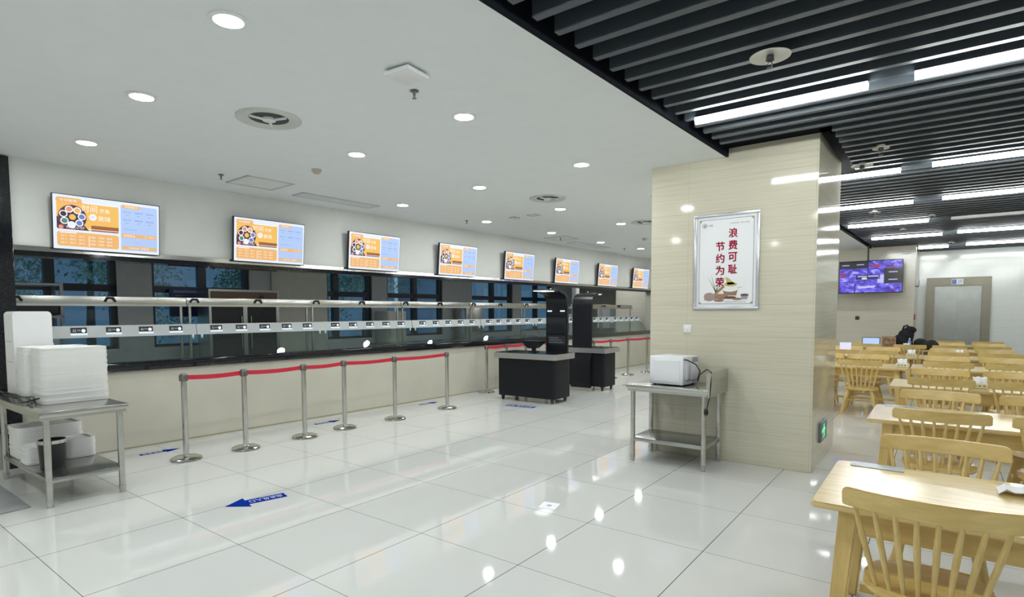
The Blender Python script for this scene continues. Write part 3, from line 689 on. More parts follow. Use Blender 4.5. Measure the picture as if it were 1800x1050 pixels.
# ------------------------------------------------------------------ steel table with trays (left)
def steel_table(loc, rz, L, D, hgt, label, shelf=.24, splash=None, legr=.024):
    t = thing('steel_work_table', label, 'table', loc, rz)
    k = B(); box(k, 0, 0, hgt-.045, L, D, hgt, 0, .004); box(k, .015, .015, hgt-.07, L-.015, D-.015, hgt-.045); obj('tabletop', k, STEEL, t)
    for x in (.055, L-.055):
        for y in (.055, D-.055):
            k = B(); tube(k, [(x, y, .05), (x, y, hgt-.06)], legr, 16); lg = obj('leg', k, STEEL, t)
            k = B(); lathe(k, [(0, 0), (legr*.9, 0), (legr*.95, .025), (legr*1.12, .035), (legr*1.12, .065), (0, .065)], (x, y, 0), 14); obj('foot', k, GREYP if False else STEEL, lg)
    k = B(); box(k, .04, .04, shelf-.04, L-.04, D-.04, shelf, 0, .003); obj('shelf', k, STEELB, t)
    if splash: k = B(); box(k, L-.004, -.002, hgt-.075, L+.014, D, hgt+splash); box(k, L-.02, 0, hgt, L-.004, D, hgt+splash); obj('side_splash', k, STEEL, t, 0)
    return t
steel_table((-7.0, 1.285, 0), 0, 1.44, .62, .78, 'steel two-tier work table at the left, loaded with white tray stacks', .235)
steel_table((-2.565, 5.44, 0), 0, .845, .585, .805, 'small steel table against the pillar, carrying the microwave', .25, .16)
# trays
def tray_mesh(w, d, h):
    k = B(); o = rrect(-w/2, -d/2, w/2, d/2, .055, 5); i = rrect(-w/2+.025, -d/2+.025, w/2-.025, d/2-.025, .035, 5); bt = rrect(-w/2+.003, -d/2+.003, w/2-.003, d/2-.003, .052, 5)
    A = [k.verts.new((u, v, h)) for u, v in o]; A2 = [k.verts.new((u, v, h-.006)) for u, v in o]; Bv = [k.verts.new((u, v, 0)) for u, v in bt]; C = [k.verts.new((u, v, h)) for u, v in i]; D = [k.verts.new((u*.96, v*.96, h*.35)) for u, v in i]
    n = len(A)
    for q in range(n):
        r = (q+1) % n
        k.faces.new((A[q], A[r], A2[r], A2[q])); k.faces.new((A2[q], A2[r], Bv[r], Bv[q])); k.faces.new((A[r], A[q], C[q], C[r])); k.faces.new((C[r], C[q], D[q], D[r]))
    k.faces.new(D); k.faces.new(Bv[::-1]); return k
rnd = random.Random(3)
def tray_stack(x, y, z, w, d, n, h, top_label, rest_label, group, rz=0.):
    proto = None
    for i in range(n):
        p = (x+rnd.uniform(-.003, .003), y+rnd.uniform(-.003, .003), z+i*h); lab = top_label if i == n-1 else rest_label
        if proto is None: proto = obj('serving_tray', tray_mesh(w, d, h-.0006), TRAY)
        o = proto if i == 0 else proto.copy()
        if i: COL.objects.link(o)
        o.location = p; o.rotation_euler = (0, 0, rz+rnd.uniform(-.006, .006)); tag(o, lab, 'tray', group)
tray_stack(-6.14, 1.66, .782, .30, .50, 27, .0178, 'topmost tray of the tall front stack on the steel table', 'white tray inside the tall front stack on the steel table', 'trays in the tall front stack')
tray_stack(-6.46, 1.62, .782, .30, .48, 27, .0178, 'topmost tray of the tall stack behind the front one', 'white tray inside the tall stack behind the front one', 'trays in the second tall stack')
t = thing('dish_dispenser', 'white upright dispenser box behind the tray stacks', 'dispenser', (-6.86, 1.54, .78), 0)
k = B(); prism(k, rrect(-.145, 0, .145, .80, .035), -.15, .15, 0, lambda u, v, ww: (ww, u, v)); obj('body', k, WPLAS, t)
k = B(); box(k, -.10, -.1475, .52, .10, -.1455, .525); box(k, -.10, -.1475, .33, .10, -.1455, .335); obj('seam', k, mat('seam_grey', (.4, .4, .4), .6), t, 0)
k = B(); box(k, .12, .1455, .47, .14, .155, .50, 0, .003); obj('latch', k, WPLAS, t)
t = thing('power_cable', 'tangled black cables on the steel table beside the dispenser', 'cable', (-6.6, 1.36, .785), 0)
for q in range(4):
    k = B(); pts = [(-.5+.22*i+rnd.uniform(-.04, .04), rnd.uniform(-.06, .05), .008+.05*abs(math.sin(i*1.3+q))) for i in range(6)]
    tube(k, pts, .006, 6); obj('strand', k, BLACK, t)
# lower shelf: tray stacks and bin
tray_stack(-6.72, 1.60, .237, .36, .5, 13, .022, 'topmost tray of the tall stack on the lower shelf', 'white tray inside the tall stack on the lower shelf', 'trays in the tall lower-shelf stack')
tray_stack(-6.36, 1.47, .237, .26, .26, 7, .022, 'topmost tray of the low stack left of the bin', 'white tray in the low stack left of the bin', 'trays left of the bin')
tray_stack(-6.36, 1.74, .237, .26, .24, 8, .022, 'topmost tray of the low stack right of the bin', 'white tray in the low stack right of the bin', 'trays right of the bin')
t = thing('waste_bin', 'small black bin with a steel rim on the lower shelf', 'bin', (-6.02, 1.47, .237), 0)
k = B(); lathe(k, [(0, 0), (.088, 0), (.10, .24), (.094, .24), (.084, .01), (0, .01)], n=28); obj('bucket', k, BLACK, t)
k = B(); lathe(k, [(.101, .215), (.105, .215), (.105, .243), (.096, .243)], n=28); obj('rim', k, CHROME, t)
t = thing('cable_box', 'black vertical cable box on the wall under the steel table', 'cable box', (-7.35, 1.38, .45), E)
k = B(); box(k, -.03, -.05, -.08, .03, .06, .32, 0, .004); obj('cover', k, BLACK, t)
t = thing('floor_mat', 'crumpled silver-grey mat at the lower left corner', 'mat', (-6.15, 1.0, 0), 0)
k = B(); n = 14
g = [[k.verts.new((-.55+1.0*i/n - .05*(j/n), -.55+.80*j/n + .17*(1-i/n)*0, .004+.012*abs(math.sin(i*1.1+j*.5))*(0 if i in (0, n) or j in (0, n) else 1))) for j in range(n+1)] for i in range(n+1)]
for i in range(n):
    for j in range(n): k.faces.new((g[i][j], g[i+1][j], g[i+1][j+1], g[i][j+1]))
obj('sheet', k, mat('silver_sheet', (.42, .43, .46), .35, .3), t)
# ------------------------------------------------------------------ microwave on the pillar table
t = thing('microwave_oven', 'white microwave oven turned sideways on the small steel table', 'microwave', (-2.36, 5.56, .8055), math.radians(11*0-4))
mw, md, mh = .36, .38, .295
k = B(); box(k, 0, 0, .012, mw, md, mh, 0, .01); obj('housing', k, WHITE, t)
k = B()
for q in rrect(.05, .05, mw-.04, mh-.05, .012): pass
o = rrect(.045, .045, mw-.035, mh-.045, .012); 
prism(k, o, -.003, .0, 0, lambda u, v, ww: (u, ww, v)); obj('side_panel', k, WHITE, t, 0)
k = B(); box(k, .045, -.005, mh-.045, mw-.035, -.001, mh-.038); obj('panel_lip', k, mat('bright_white', (.95, .95, .97), .3), t, 0)
k = B(); box(k, mw, .06, .06, mw+.018, .15, .25, 0, .008); box(k, mw, .18, .05, mw+.014, md-.03, .20, 0, .01); obj('rear_bulge', k, WHITE, t)
k = B()
for q in range(8): box(k, mw+.0005, .22+q*.018, .23, mw+.002, .228+q*.018, .28)
obj('rear_vent', k, GREYP, t, 0)
for x in (.04, mw-.04):
    for y in (.04, md-.04):
        k = B(); lathe(k, [(0, 0), (.015, 0), (.015, .013)], (x, y, 0), 10); obj('foot', k, BLACK, t)
k = B(); tube(k, [(mw-.0, .02, .27), (mw+.02, .05, .265), (mw+.07, .14, .22), (mw+.09, .20, .15), (mw+.06, .22, .06), (mw+.07, .20, .045), (mw+.12, .12, .12), (mw+.22, .05, .185), (mw+.29, -.02, .17), (mw+.30, -.05, .05), (mw+.30, -.07, -.06), (mw+.285, -.08, -.14), (mw+.275, -.08, -.19)], .0055, 8)
cord = obj('power_cord', k, BLACK, t)
k = B(); tube(k, [(mw+.275, -.08, -.18), (mw+.272, -.08, -.205), (mw+.27, -.08, -.235)], [.010, .022, .018], 10)
for s in (-1, 1): tube(k, [(mw+.27+s*.008, -.08, -.235), (mw+.27+s*.008, -.08, -.252)], .003, 6)
obj('plug', k, BLACK, cord)
# socket and poster on the pillar
t = thing('light_switch', 'white square switch plate on the pillar below the poster', 'switch', (-2.14, 6.04, 1.37), 0)
k = B(); box(k, -.043, -.010, -.043, .043, 0, .043, 0, .004); obj('plate', k, WPLAS, t)
k = B(); box(k, -.018, -.0125, -.02, .018, -.010, .02, 0, .001); obj('rocker', k, WPLAS, t)
t = thing('framed_poster', 'white poster with red vertical lettering in a silver frame', 'poster', (-1.755, 6.04, 2.065), 0)
pw, ph = .325, .49
k = B()
for q in ((-pw, -ph, pw, -ph+.028), (-pw, ph-.028, pw, ph), (-pw, -ph+.028, -pw+.028, ph-.028), (pw-.028, -ph+.028, pw, ph-.028)): box(k, q[0], -.022, q[1], q[2], 0, q[3], 0, .005)
obj('frame', k, mat('silver_frame', (.62, .64, .68), .25, .7), t)
pm = [mat('poster_white', (.78, .80, .82), .35, var=0), mat('poster_crimson', (.30, .003, .035), .6, var=0, spec=.2), mat('poster_brown', (.30, .18, .10), .5, var=.1), mat('poster_line', (.12, .05, .06), .5, var=0), mat('poster_leaf', (.10, .18, .08), .5), mat('poster_yellow', (.55, .45, .12), .5), mat('poster_grey', (.30, .30, .32), .5), mat('poster_blue', (.12, .22, .42), .5), mat('poster_mauve', (.35, .25, .24), .5)]
k = B(); PF = lambda d: (lambda u, v: (u, -.006-d, v))
box(k, -pw+.02, -.006, -ph+.02, pw-.02, -.001, ph-.02)
ins = .055
def pl(pts, d, mi): 
    f = k.faces.new([k.verts.new((u, -.006-d, v)) for u, v in pts]); f.material_index = mi
for q in ((-pw+ins, -ph+ins, pw-ins, -ph+ins+.004), (-pw+ins, ph-ins-.004, pw-ins, ph-ins), (-pw+ins, -ph+ins, -pw+ins+.004, ph-ins), (pw-ins-.004, -ph+ins, pw-ins, ph-ins)):
    pl([(q[0], q[1]), (q[2], q[1]), (q[2], q[3]), (q[0], q[3])], .0006, 3)
for sx in (-1, 1):
    for sy in (-1, 1): pl([(sx*(pw-ins), sy*(ph-ins)), (sx*(pw-ins-.035), sy*(ph-ins)), (sx*(pw-ins), sy*(ph-ins-.035))], .0009, 8)
disc(k, (-.215, .375), .025, PF(.001), 6); disc(k, (-.215, .375), .018, PF(.0013), 0); disc(k, (-.215, .375), .011, PF(.0016), 7)
text(k, '食堂', -.175, .365, -.135, .385, PF(.001), 3)
text(k, '文明用餐 节俭惜福', .03, .375, .225, .39, PF(.001), 6)
for s, c0, v0 in (('浪费可耻', .03, .285), ('节约为荣', -.095, .155)):
    for i, ch in enumerate(s): [text(k, ch, c0-.003+dx, v0-i*.122-.046+dy, c0+.081+dx, v0-i*.122+.046+dy, PF(.0012+.0001*q), 1) for q, (dx, dy) in enumerate(((-.003, 0), (.003, 0), (0, .0025), (0, -.0025)))]
# food illustration
def blob(cx, cy, rx, ry, d, mi, n=20):
    pl([(cx+rx*math.cos(2*PI*q/n), cy+ry*math.sin(2*PI*q/n)) for q in range(n)], d, mi)
for a in (-.55, -.3, .35, .65): pl([(-.10, -.31), (-.09, -.31), (-.095+.17*math.sin(a), -.31+.20*math.cos(a))], .0011, 4)
pl([(.00, -.16), (.03, -.17), (.10, -.235), (.02, -.24)], .0012, 5); blob(.05, -.235, .065, .022, .0012, 5)
blob(-.16, -.36, .055, .045, .0012, 8); pl([(-.21, -.395), (-.09, -.395), (-.05, -.33), (-.21, -.33)], .0014, 8); blob(-.04, -.36, .07, .03, .0015, 2)
pl([(-.12, -.335), (-.09, -.34), (.0, -.26), (-.03, -.25)], .0017, 2)
pl([(-.01, -.35), (.11, -.35), (.125, -.285), (-.025, -.285)], .0018, 2); blob(.05, -.285, .075, .026, .002, 0); blob(.05, -.275, .05, .02, .0022, 0); 
blob(.05, -.37, .06, .014, .0016, 3); pl([(.12, -.27), (.165, -.262), (.165, -.266), (.12, -.276)], .002, 5)
pl([(.165, -.39), (.215, -.39), (.23, -.345), (.15, -.345)], .0018, 6); blob(.19, -.345, .04, .012, .002, 3)
blob(-.06, -.40, .05, .012, .0018, 2); blob(.12, -.385, .05, .012, .0017, 2)
text(k, '谁知盘中餐粒粒皆辛苦', .0, -.42, .20, -.405, PF(.0022), 6)
obj('print', k, pm, t, 0, fixn=False)
# exit sign on pillar side
t = thing('exit_sign', 'small green lit exit sign low on the pillar side', 'exit sign', (-.93, 6.62, .325), 0)
k = B(); box(k, 0, -.19, -.10, .022, .19, .10, 0, .005); obj('case', k, mat('sign_case', (.16, .20, .24), .4), t)
k = B(); box(k, .0222, -.16, -.08, .0235, .16, .08); obj('face', k, mat('sign_face', (.03, .12, .08), .3, emit=(.02, .20, .10), estr=.15), t, 0)
k = B(); XF = lambda u, v: (.0245, u, v); gm = emis('sign_green', (.25, 1, .5), 1.3)
disc(k, (-.02, .06), .018, XF); 
for pts in ([(-.045, .04), (.01, .045), (.02, -.01), (-.03, -.02)], [(-.03, -.02), (-.005, -.015), (-.05, -.075), (-.07, -.07)], [(0, -.01), (.02, -.01), (.045, -.07), (.025, -.075)], [(-.045, .04), (-.09, .0), (-.085, -.015), (-.03, .02)], [(.01, .04), (.06, .015), (.055, .0), (.01, .02)], [(-.15, .01), (-.11, .045), (-.11, -.025)]):
    k.faces.new([k.verts.new(XF(u, v)) for u, v in pts])
obj('pictogram', k, gm, t, 0, fixn=False)
# ------------------------------------------------------------------ hanging camera screen at the back
t = thing('monitoring_screen', 'hanging screen showing a purple grid of camera views', 'screen', (-1.36, 16.3, 0), math.radians(-3))
k = B(); box(k, -.655, 0, 1.985, .655, .05, 2.77, 0, .005); obj('casing', k, BLACK, t)
k = B(); tube(k, [(-.06, .08, 2.6), (-.06, .08, 3.14)], .018, 8); box(k, -.16, .05, 2.3, .06, .10, 2.62); obj('ceiling_pole', k, BLKM, t)
mm = bpy.data.materials.new('camera_mosaic'); mm.use_nodes = True; N = mm.node_tree.nodes; L = mm.node_tree.links
bs = N['Principled BSDF']; bs.inputs['Base Color'].default_value = (.01, .01, .02, 1); bs.inputs['Roughness'].default_value = .25
tcn = N.new('ShaderNodeTexCoord'); mpn = N.new('ShaderNodeMapping'); mpn.inputs['Scale'].default_value = (1, 1, 1.8); vo = N.new('ShaderNodeTexNoise'); vo.inputs['Scale'].default_value = 3.6; vo.inputs['Detail'].default_value = 3; vo.inputs['Distortion'].default_value = 2
L.new(tcn.outputs['Object'], mpn.inputs[0]); L.new(mpn.outputs[0], vo.inputs['Vector']); rp = N.new('ShaderNodeValToRGB'); L.new(vo.outputs['Fac'], rp.inputs[0])
el = rp.color_ramp.elements; el[0].position = .36; el[0].color = (.03, .02, .25, 1); el[1].position = .68; el[1].color = (.45, .42, 1.0, 1)
for p_, c_ in ((.45, (.10, .06, .55, 1)), (.52, (.12, .10, .75, 1)), (.60, (.20, .18, .9, 1))): q = el.new(p_); q.color = c_
L.new(rp.outputs[0], bs.inputs['Emission Color']); bs.inputs['Emission Strength'].default_value = 1.0
mo = [mm, lit('cam_black', (.008, .008, .012)), lit('cam_text', (.25, .27, .55)), lit('cam_red', (.28, .03, .12)), lit('cam_yellow', (.75, .8, .35)), lit('cam_pale', (.5, .5, 1.0)), lit('cam_navy', (.02, .01, .14))]
k = B(); sw, s0, s1 = 1.28, 2.005, 2.75; MF = lambda u, v, d=0: (-.64+u*sw, -.001-d, s0+v*(s1-s0))
def mq(u0, v0, u1, v1, d, mi): quad(k, [MF(u0, v0, d), MF(u1, v0, d), MF(u1, v1, d), MF(u0, v1, d)], mi)
mq(0, 0, 1, 1, 0, 0)
mq(0, .78, .46, 1, .001, 1); mq(.72, .28, 1, .75, .001, 1); mq(.27, .42, .66, .57, .001, 6)
for u0, v0, u1, v1 in ((.04, .88, .16, .905), (.28, .89, .40, .915), (.79, .62, .93, .65), (.79, .38, .93, .41)): mq(u0, v0, u1, v1, .002, 5)
mq(.30, .50, .45, .535, .002, 5); mq(.47, .50, .63, .54, .002, 5); mq(.37, .42, .45, .48, .002, 4)
mq(.52, .80, .66, .90, .001, 3); mq(.02, .50, .10, .64, .001, 3); mq(.75, .76, .95, .80, .001, 3); mq(.0, .34, .3, .36, .001, 6); mq(.46, .57, .475, 1, .0005, 6); mq(.0, .58, .27, .6, .001, 6); mq(.25, .0, .27, .3, .001, 6); mq(.62, .3, .72, .55, .001, 5)
quad(k, [MF(.29, .2, .001), MF(.33, .12, .001), MF(.58, .16, .001), MF(.6, .22, .001)], 5); mq(.86, .06, .9, .09, .002, 3)
obj('display', k, mo, t, 0, fixn=False)
t = thing('wall_conduit', 'pale conduit and cable near the top of the rear wall', 'pipe', (-1.0, 16.97, 3.0), 0)
k = B(); tube(k, [(.48, 0, .0), (-.05, 0, .0), (-.18, -.02, -.12), (-.28, -.05, -.24)], .018, 8); obj('pipe', k, WPLAS, t)
k = B(); tube(k, [(.46, 0, .04), (.40, 0, -.05), (.28, 0, -.07), (.18, 0, -.03)], .008, 6); obj('cable', k, WPLAS, t)
t = thing('wall_socket', 'small black socket on the rear wall under the screen', 'socket', (-1.66, 17.0, 1.38), 0)
k = B(); box(k, -.045, -.012, -.045, .045, 0, .045, 0, .003); obj('plate', k, BLACK, t)
t = thing('fire_alarm_button', 'small red alarm button on the side of the rear wall', 'alarm', (-.5, 17.6, 1.40), 0)
k = B(); box(k, 0, -.16, -.07, .02, .16, .07, 0, .003); obj('plate', k, mat('alarm_red', (.45, .02, .03), .4), t)
t = thing('wall_intercom', 'grey box on the side of the rear wall above the alarm button', 'box', (-.5, 18.0, 2.28), 0)
k = B(); box(k, 0, -.45, -.10, .05, .45, .06, 0, .005); obj('case', k, mat('box_grey', (.5, .55, .58), .4), t)
# lift
k = B()
for q in ((-.30, 0, -.12, 2.42), (.84, 0, 1.02, 2.42), (-.12, 2.20, .84, 2.42)): box(k, q[0], 18.90, q[1], q[2], 19.0, q[3])
dr = struct('door_1', k, BRONZE, 'lift doorway with champagne metal surround and steel doors', cat='door', smooth=0)
for x0, x1 in ((-.12, .358), (.362, .84)):
    k = B(); box(k, x0, 18.97, 0, x1, 18.985, 2.20); obj('lift_door', k, LIFT, dr, 0)
k = B(); box(k, .22, 18.885, 2.235, .46, 18.90, 2.375, 0); pq = obj('floor_sign', k, mat('sign_pale', (.70, .75, .78), .4), dr, 0)
k = B(); SF = lambda u, v: (.22+u*.24, 18.882, 2.235+v*.14)
quad(k, [SF(.05, .08), SF(.42, .08), SF(.42, .92), SF(.05, .92)], 0); disc(k, (.22, .72), .07, SF, 1, 10); text(k, '2F', .52, .25, .92, .8, SF, 0)
obj('sign_print', k, [mat('sign_blue', (.08, .15, .45), .4), PRINTW], dr, 0, fixn=False)
# ------------------------------------------------------------------ dining tables and chairs
TH = .71
def make_table(L, D):
    t = thing('dining_table', 'x', 'table', (0, 0, 0), 0, 'pale wooden dining tables')
    k = B(); prism(k, rrect(0, 0, L, D, .03, 4), TH-.028, TH)
    bmesh.ops.bevel(k, geom=[e for e in k.edges if abs(e.verts[0].co.z-e.verts[1].co.z) < 1e-5], offset=.006, segments=2, affect='EDGES'); obj('tabletop', k, WOOD, t, 30)
    for sx, x in ((-1, .14), (1, L-.14)):
        for sy, y in ((-1, .12), (1, D-.12)):
            k = B(); tp = [(x-.038, y-.038), (x+.038, y-.038), (x+.038, y+.038), (x-.038, y+.038)]
            A = [k.verts.new((u, v, TH-.028)) for u, v in tp]; Bv = [k.verts.new((x+sx*.05+(u-x)*.8, y+sy*.02+(v-y)*.8, 0)) for u, v in tp]
            k.faces.new(A); k.faces.new(Bv[::-1])
            for q in range(4): k.faces.new((A[q], A[(q+1) % 4], Bv[(q+1) % 4], Bv[q]))
            bmesh.ops.recalc_face_normals(k, faces=k.faces[:]); bmesh.ops.bevel(k, geom=k.edges[:], offset=.008, segments=2, affect='EDGES'); obj('leg', k, WOODC, t, 30)
        k = B(); box(k, x-.014, .15, TH-.16, x+.014, D-.15, TH-.028); obj('end_apron', k, WOODC, t, 0)
    for y in (.12, D-.12):
        k = B(); box(k, .17, y-.012, TH-.15, L-.17, y+.012, TH-.028); obj('apron', k, WOODR, t, 0)
    k = B(); box(k, .16, D/2-.015, .17, L-.16, D/2+.015, .21); obj('stretcher', k, WOODC, t, 0)
    return t
def make_chair():
    t = thing('spindle_chair', 'x', 'chair', (0, 0, 0), 0, 'wooden spindle-back chairs')
    k = B(); o = []
    for q in range(28):
        a = 2*PI*q/28; c, s = math.cos(a), math.sin(a); o.append((.225*math.copysign(abs(c)**.6, c), .20*math.copysign(abs(s)**.65, s)))
    prism(k, o, .375, .41)
    bmesh.ops.bevel(k, geom=[e for e in k.edges if abs(e.verts[0].co.z-e.verts[1].co.z) < 1e-5], offset=.01, segments=2, affect='EDGES'); obj('seat', k, WOODR, t, 40)
    for sx in (-1, 1):
        for sy in (-1, 1):
            k = B(); tube(k, [(sx*.145, sy*.125, .385), (sx*.17, sy*.155, .26), (sx*.20, sy*.185, .12), (sx*.222, sy*.205, 0)], [.018, .026, .020, .015], 10); obj('leg', k, WOODC, t)
        k = B(); tube(k, [(sx*.187, -.165, .20), (sx*.187, .165, .20)], .010, 8); obj('stretcher', k, WOODC, t)
    k = B(); tube(k, [(-.187, 0, .20), (.187, 0, .20)], .010, 8); obj('stretcher', k, WOODC, t)
    # crest rail: curved board leaning back
    def crest(s, z):  # s -1..1
        return (s*.286, -.235-.055*(1-s*s)-(z-.74)*.22, z)
    k = B(); F_, K_ = [], []
    SS = [-1, -.992, -.975, -.95, -.91]+[-.8+.1*q for q in range(17)]+[.91, .95, .975, .992, 1]; n = len(SS)-1
    for s in SS:
        e = 1-abs(s); rr = min(1, e/.09); dz = .026*(1-math.sqrt(max(0, 1-(1-rr)**2)))
        z0, z1 = .754+dz*.4, .836-dz
        a = [Vector(crest(s, z)) for z in (z0, z1)]; nn = Vector((0, 1, .0))*.011
        F_.append([k.verts.new(a[0]-nn), k.verts.new(a[1]-nn), k.verts.new(a[1]+nn), k.verts.new(a[0]+nn)])
    for i in range(n):
        for q in range(4): k.faces.new((F_[i][q], F_[i][(q+1) % 4], F_[i+1][(q+1) % 4], F_[i+1][q]))
    k.faces.new(F_[0]); k.faces.new(F_[-1][::-1]); bmesh.ops.recalc_face_normals(k, faces=k.faces[:])
    bmesh.ops.bevel(k, geom=[e for e in k.edges if e.calc_face_angle(0) > .9], offset=.005, segments=2, affect='EDGES'); obj('crest_rail', k, WOODR, t, 40)
    for i in range(8):
        s = -1+2*i/7; top = crest(s*.84, .762); bx, by = s*.165, -.15-.028*(1-s*s)
        P = [Vector((bx, by, .40)), Vector((bx, by, .40)).lerp(Vector(top), .4), Vector((bx, by, .40)).lerp(Vector(top), .65), Vector(top)]
        k = B(); tube(k, P, [.0085, .0115, .0125, .0085], 8); obj('spindle', k, WOODC, t)
    return t
TB = None; CH = None
def place_table(x, y, L, label):
    global TB
    if TB is None: TB = make_table(1.42, .88); o = TB
    else: o = dup(TB)
    o.location = (x, y, 0); o['label'] = label; o.scale = (L/1.42, 1, 1) if abs(L-1.42) > 1e-3 else (1, 1, 1)
def place_chair(x, y, rz, label):
    global CH
    if CH is None: CH = make_chair(); o = CH
    else: o = dup(CH)
    o.location = (x, y, 0); o.rotation_euler = (0, 0, rz+random.uniform(-.03, .03)); o['label'] = label
YT = [2.80, 5.24, 7.68, 10.20, 12.62, 15.0, 17.3]
for i, yt in enumerate(YT):
    dx = .0 if yt < 9 else .014*(yt-8.5)+.09
    x0 = -.43+dx
    place_table(x0, yt, 1.42, 'pale wooden dining table, %s in the right-hand row' % ORD[i])
    for side in ('near', 'far'):
        for c in (0, 1):
            if i == 0 and c == 1: continue
            if i == 6 and side == 'far': continue
            cx = x0+.43+(0 if c == 0 else .68)+random.uniform(-.01, .01)+(.03 if i < 3 and not (i == 0 and side == 'near') else 0)
            if side == 'near': yy, rz = yt+.12, 0
            else: yy, rz = yt+.88-.06+(.06 if i == 0 else 0), PI
            place_chair(cx, yy, rz, 'spindle-back chair on the %s side of the %s right-hand table, %s' % (side, ORD[i], ('left one' if c == 0 else 'right one')))
YL = [(10.03, -1.76, 1.42), (12.5, -1.72, 1.42), (14.95, -1.50, 1.30)]
for i, (yt, x0, L) in enumerate(YL):
    place_table(x0, yt, L, 'pale wooden dining table in the row behind the pillar, %s' % ORD[i])
    for side in ('near', 'far'):
        for c in (0, 1):
            cx = x0+(.85-.68 if False else (.17 if c == 0 else .85))
            if i == 2 and c == 1: cx = x0+1.02
            if c == 0: cx = x0+.22
            place_chair(cx, (yt+.02 if (side == 'near' and i == 0) else yt+.15) if side == 'near' else yt+.82, 0 if side == 'near' else PI,
                        'spindle-back chair on the %s side of the %s table behind the pillar, %s' % (side, ORD[i], 'left one' if c == 0 else 'right one'))
# things on the tables
def napkin_box(x, y, label, rz=0, tissue=True, z=TH):
    t = thing('napkin_box', label, 'napkin box', (x, y, z), rz, 'napkin boxes on the dining tables')
    k = B(); box(k, -.075, -.045, 0, .075, .045, .075, 0, .003); obj('box', k, CREAM, t)
    k = B()
    for u in (-.05, -.012, .026): box(k, u, -.0465, .045, u+.022, -.0455, .06)
    box(k, -.055, -.0465, .02, .055, -.0455, .026); obj('cut_out', k, mat('cut_dark', (.28, .22, .12), .6), t, 0)
    if tissue:
        k = B()
        n = 6; g = [[k.verts.new((-.055+.11*i/n, .012*math.sin(i*1.7)+.01*(j-1), .074+.045*j/2+.008*math.sin(i*2+j))) for j in range(4)] for i in range(n+1)]
        for i in range(n):
            for j in range(3): k.faces.new((g[i][j], g[i+1][j], g[i+1][j+1], g[i][j+1]))
        me = obj('tissue', k, PAPER, t); md_ = me.modifiers.new('s', 'SOLIDIFY'); md_.thickness = .004
napkin_box(-.41, 10.10, 'cream napkin box with tissue on the table end nearest the pillar row')
napkin_box(-.38, 12.58, 'cream napkin box with tissue on the second table behind the pillar')
napkin_box(.36, 7.78, 'pale napkin box with a large tissue on the third right-hand table')
napkin_box(.30, 12.95, 'napkin box with tissue on the fifth right-hand table')
napkin_box(-.55, 15.08, 'napkin box with tissue beside the backpack')
t = thing('paper_napkin', 'crumpled white paper napkin on the nearest table at the frame edge', 'napkin', (.33, 3.45, TH), 0)
k = B(); n = 7
g = [[k.verts.new((-.09+.20*i/n, -.06+.14*j/n, .006+.028*abs(math.sin(i*1.3)*math.cos(j*1.1)))) for j in range(n+1)] for i in range(n+1)]
for i in range(n):
    for j in range(n): k.faces.new((g[i][j], g[i+1][j], g[i+1][j+1], g[i][j+1]))
obj('sheet', k, PAPER, t)
for x, y, l in ((-.36, 3.575, 'nearest'), (-.36, 6.02, 'second')):
    t = thing('acrylic_plate', 'clear notice plate at the far left corner of the %s table' % l, 'notice plate', (x, y, TH), 0)
    k = B(); prism(k, rrect(0, 0, .24, .10, .01), .0005, .004); obj('sheet', k, mat('plate_silver', (.36, .40, .42), .35), t, 0)
# laptop, white screen, bottle, box, bags at the back
t = thing('laptop', 'open laptop with a pale blue screen on a far table', 'laptop', (-1.22, 15.35, TH), 0)
k = B(); box(k, -.17, -.24, 0, .17, 0, .018, 0, .004); obj('base', k, GREYP, t)
k = B(); box(k, -.175, 0, .01, .175, .012, .245, 0, .004); lidp = obj('lid', k, BLACK, t); lidp.rotation_euler = (-.12, 0, 0)
k = B(); box(k, -.16, -.002, .03, .16, -.0005, .232); obj('display', k, lit('laptop_blue', (.45, .62, 1.0)), lidp, 0)
t = thing('white_monitor', 'small white upright screen on a far table beside the pillar edge', 'monitor', (-1.42, 12.9, TH), 0)
k = B(); box(k, -.12, 0, .0, .07, .02, .23, 0, .004); obj('panel', k, lit('white_glow', (.75, .75, 1)), t)
k = B(); box(k, -.08, -.05, 0, .08, .06, .01); obj('foot', k, WPLAS, t, 0)
t = thing('water_bottle', 'clear blue plastic water bottle in front of the black backpack', 'bottle', (-.50, 15.18, TH), 0)
k = B(); lathe(k, [(0, 0), (.032, 0), (.034, .02), (.031, .09), (.034, .15), (.03, .18), (.013, .215), (.013, .23), (0, .23)], n=18); obj('body', k, mat('bottle_blue', (.22, .38, .62), .15), t)
k = B(); lathe(k, [(.015, .228), (.015, .25), (0, .25)], n=14); obj('cap', k, WPLAS, t)
t = thing('cardboard_box', 'brown printed cardboard box on a far table left of the backpack', 'box', (-.89, 15.45, TH), .05)
k = B(); box(k, -.135, -.08, 0, .135, .1, .27, 0, .002); obj('carton', k, mat('carton_brown', (.30, .19, .12), .8, var=.35, scale=14), t)
k = B(); text(k, '矿泉水', -.11, .15, .11, .23, lambda u, v: (u, -.0815, v)); text(k, '24瓶', -.08, .05, .07, .11, lambda u, v: (u, -.0815, v)); obj('print', k, mat('carton_ink', (.08, .05, .05), .7), t, 0, fixn=False)
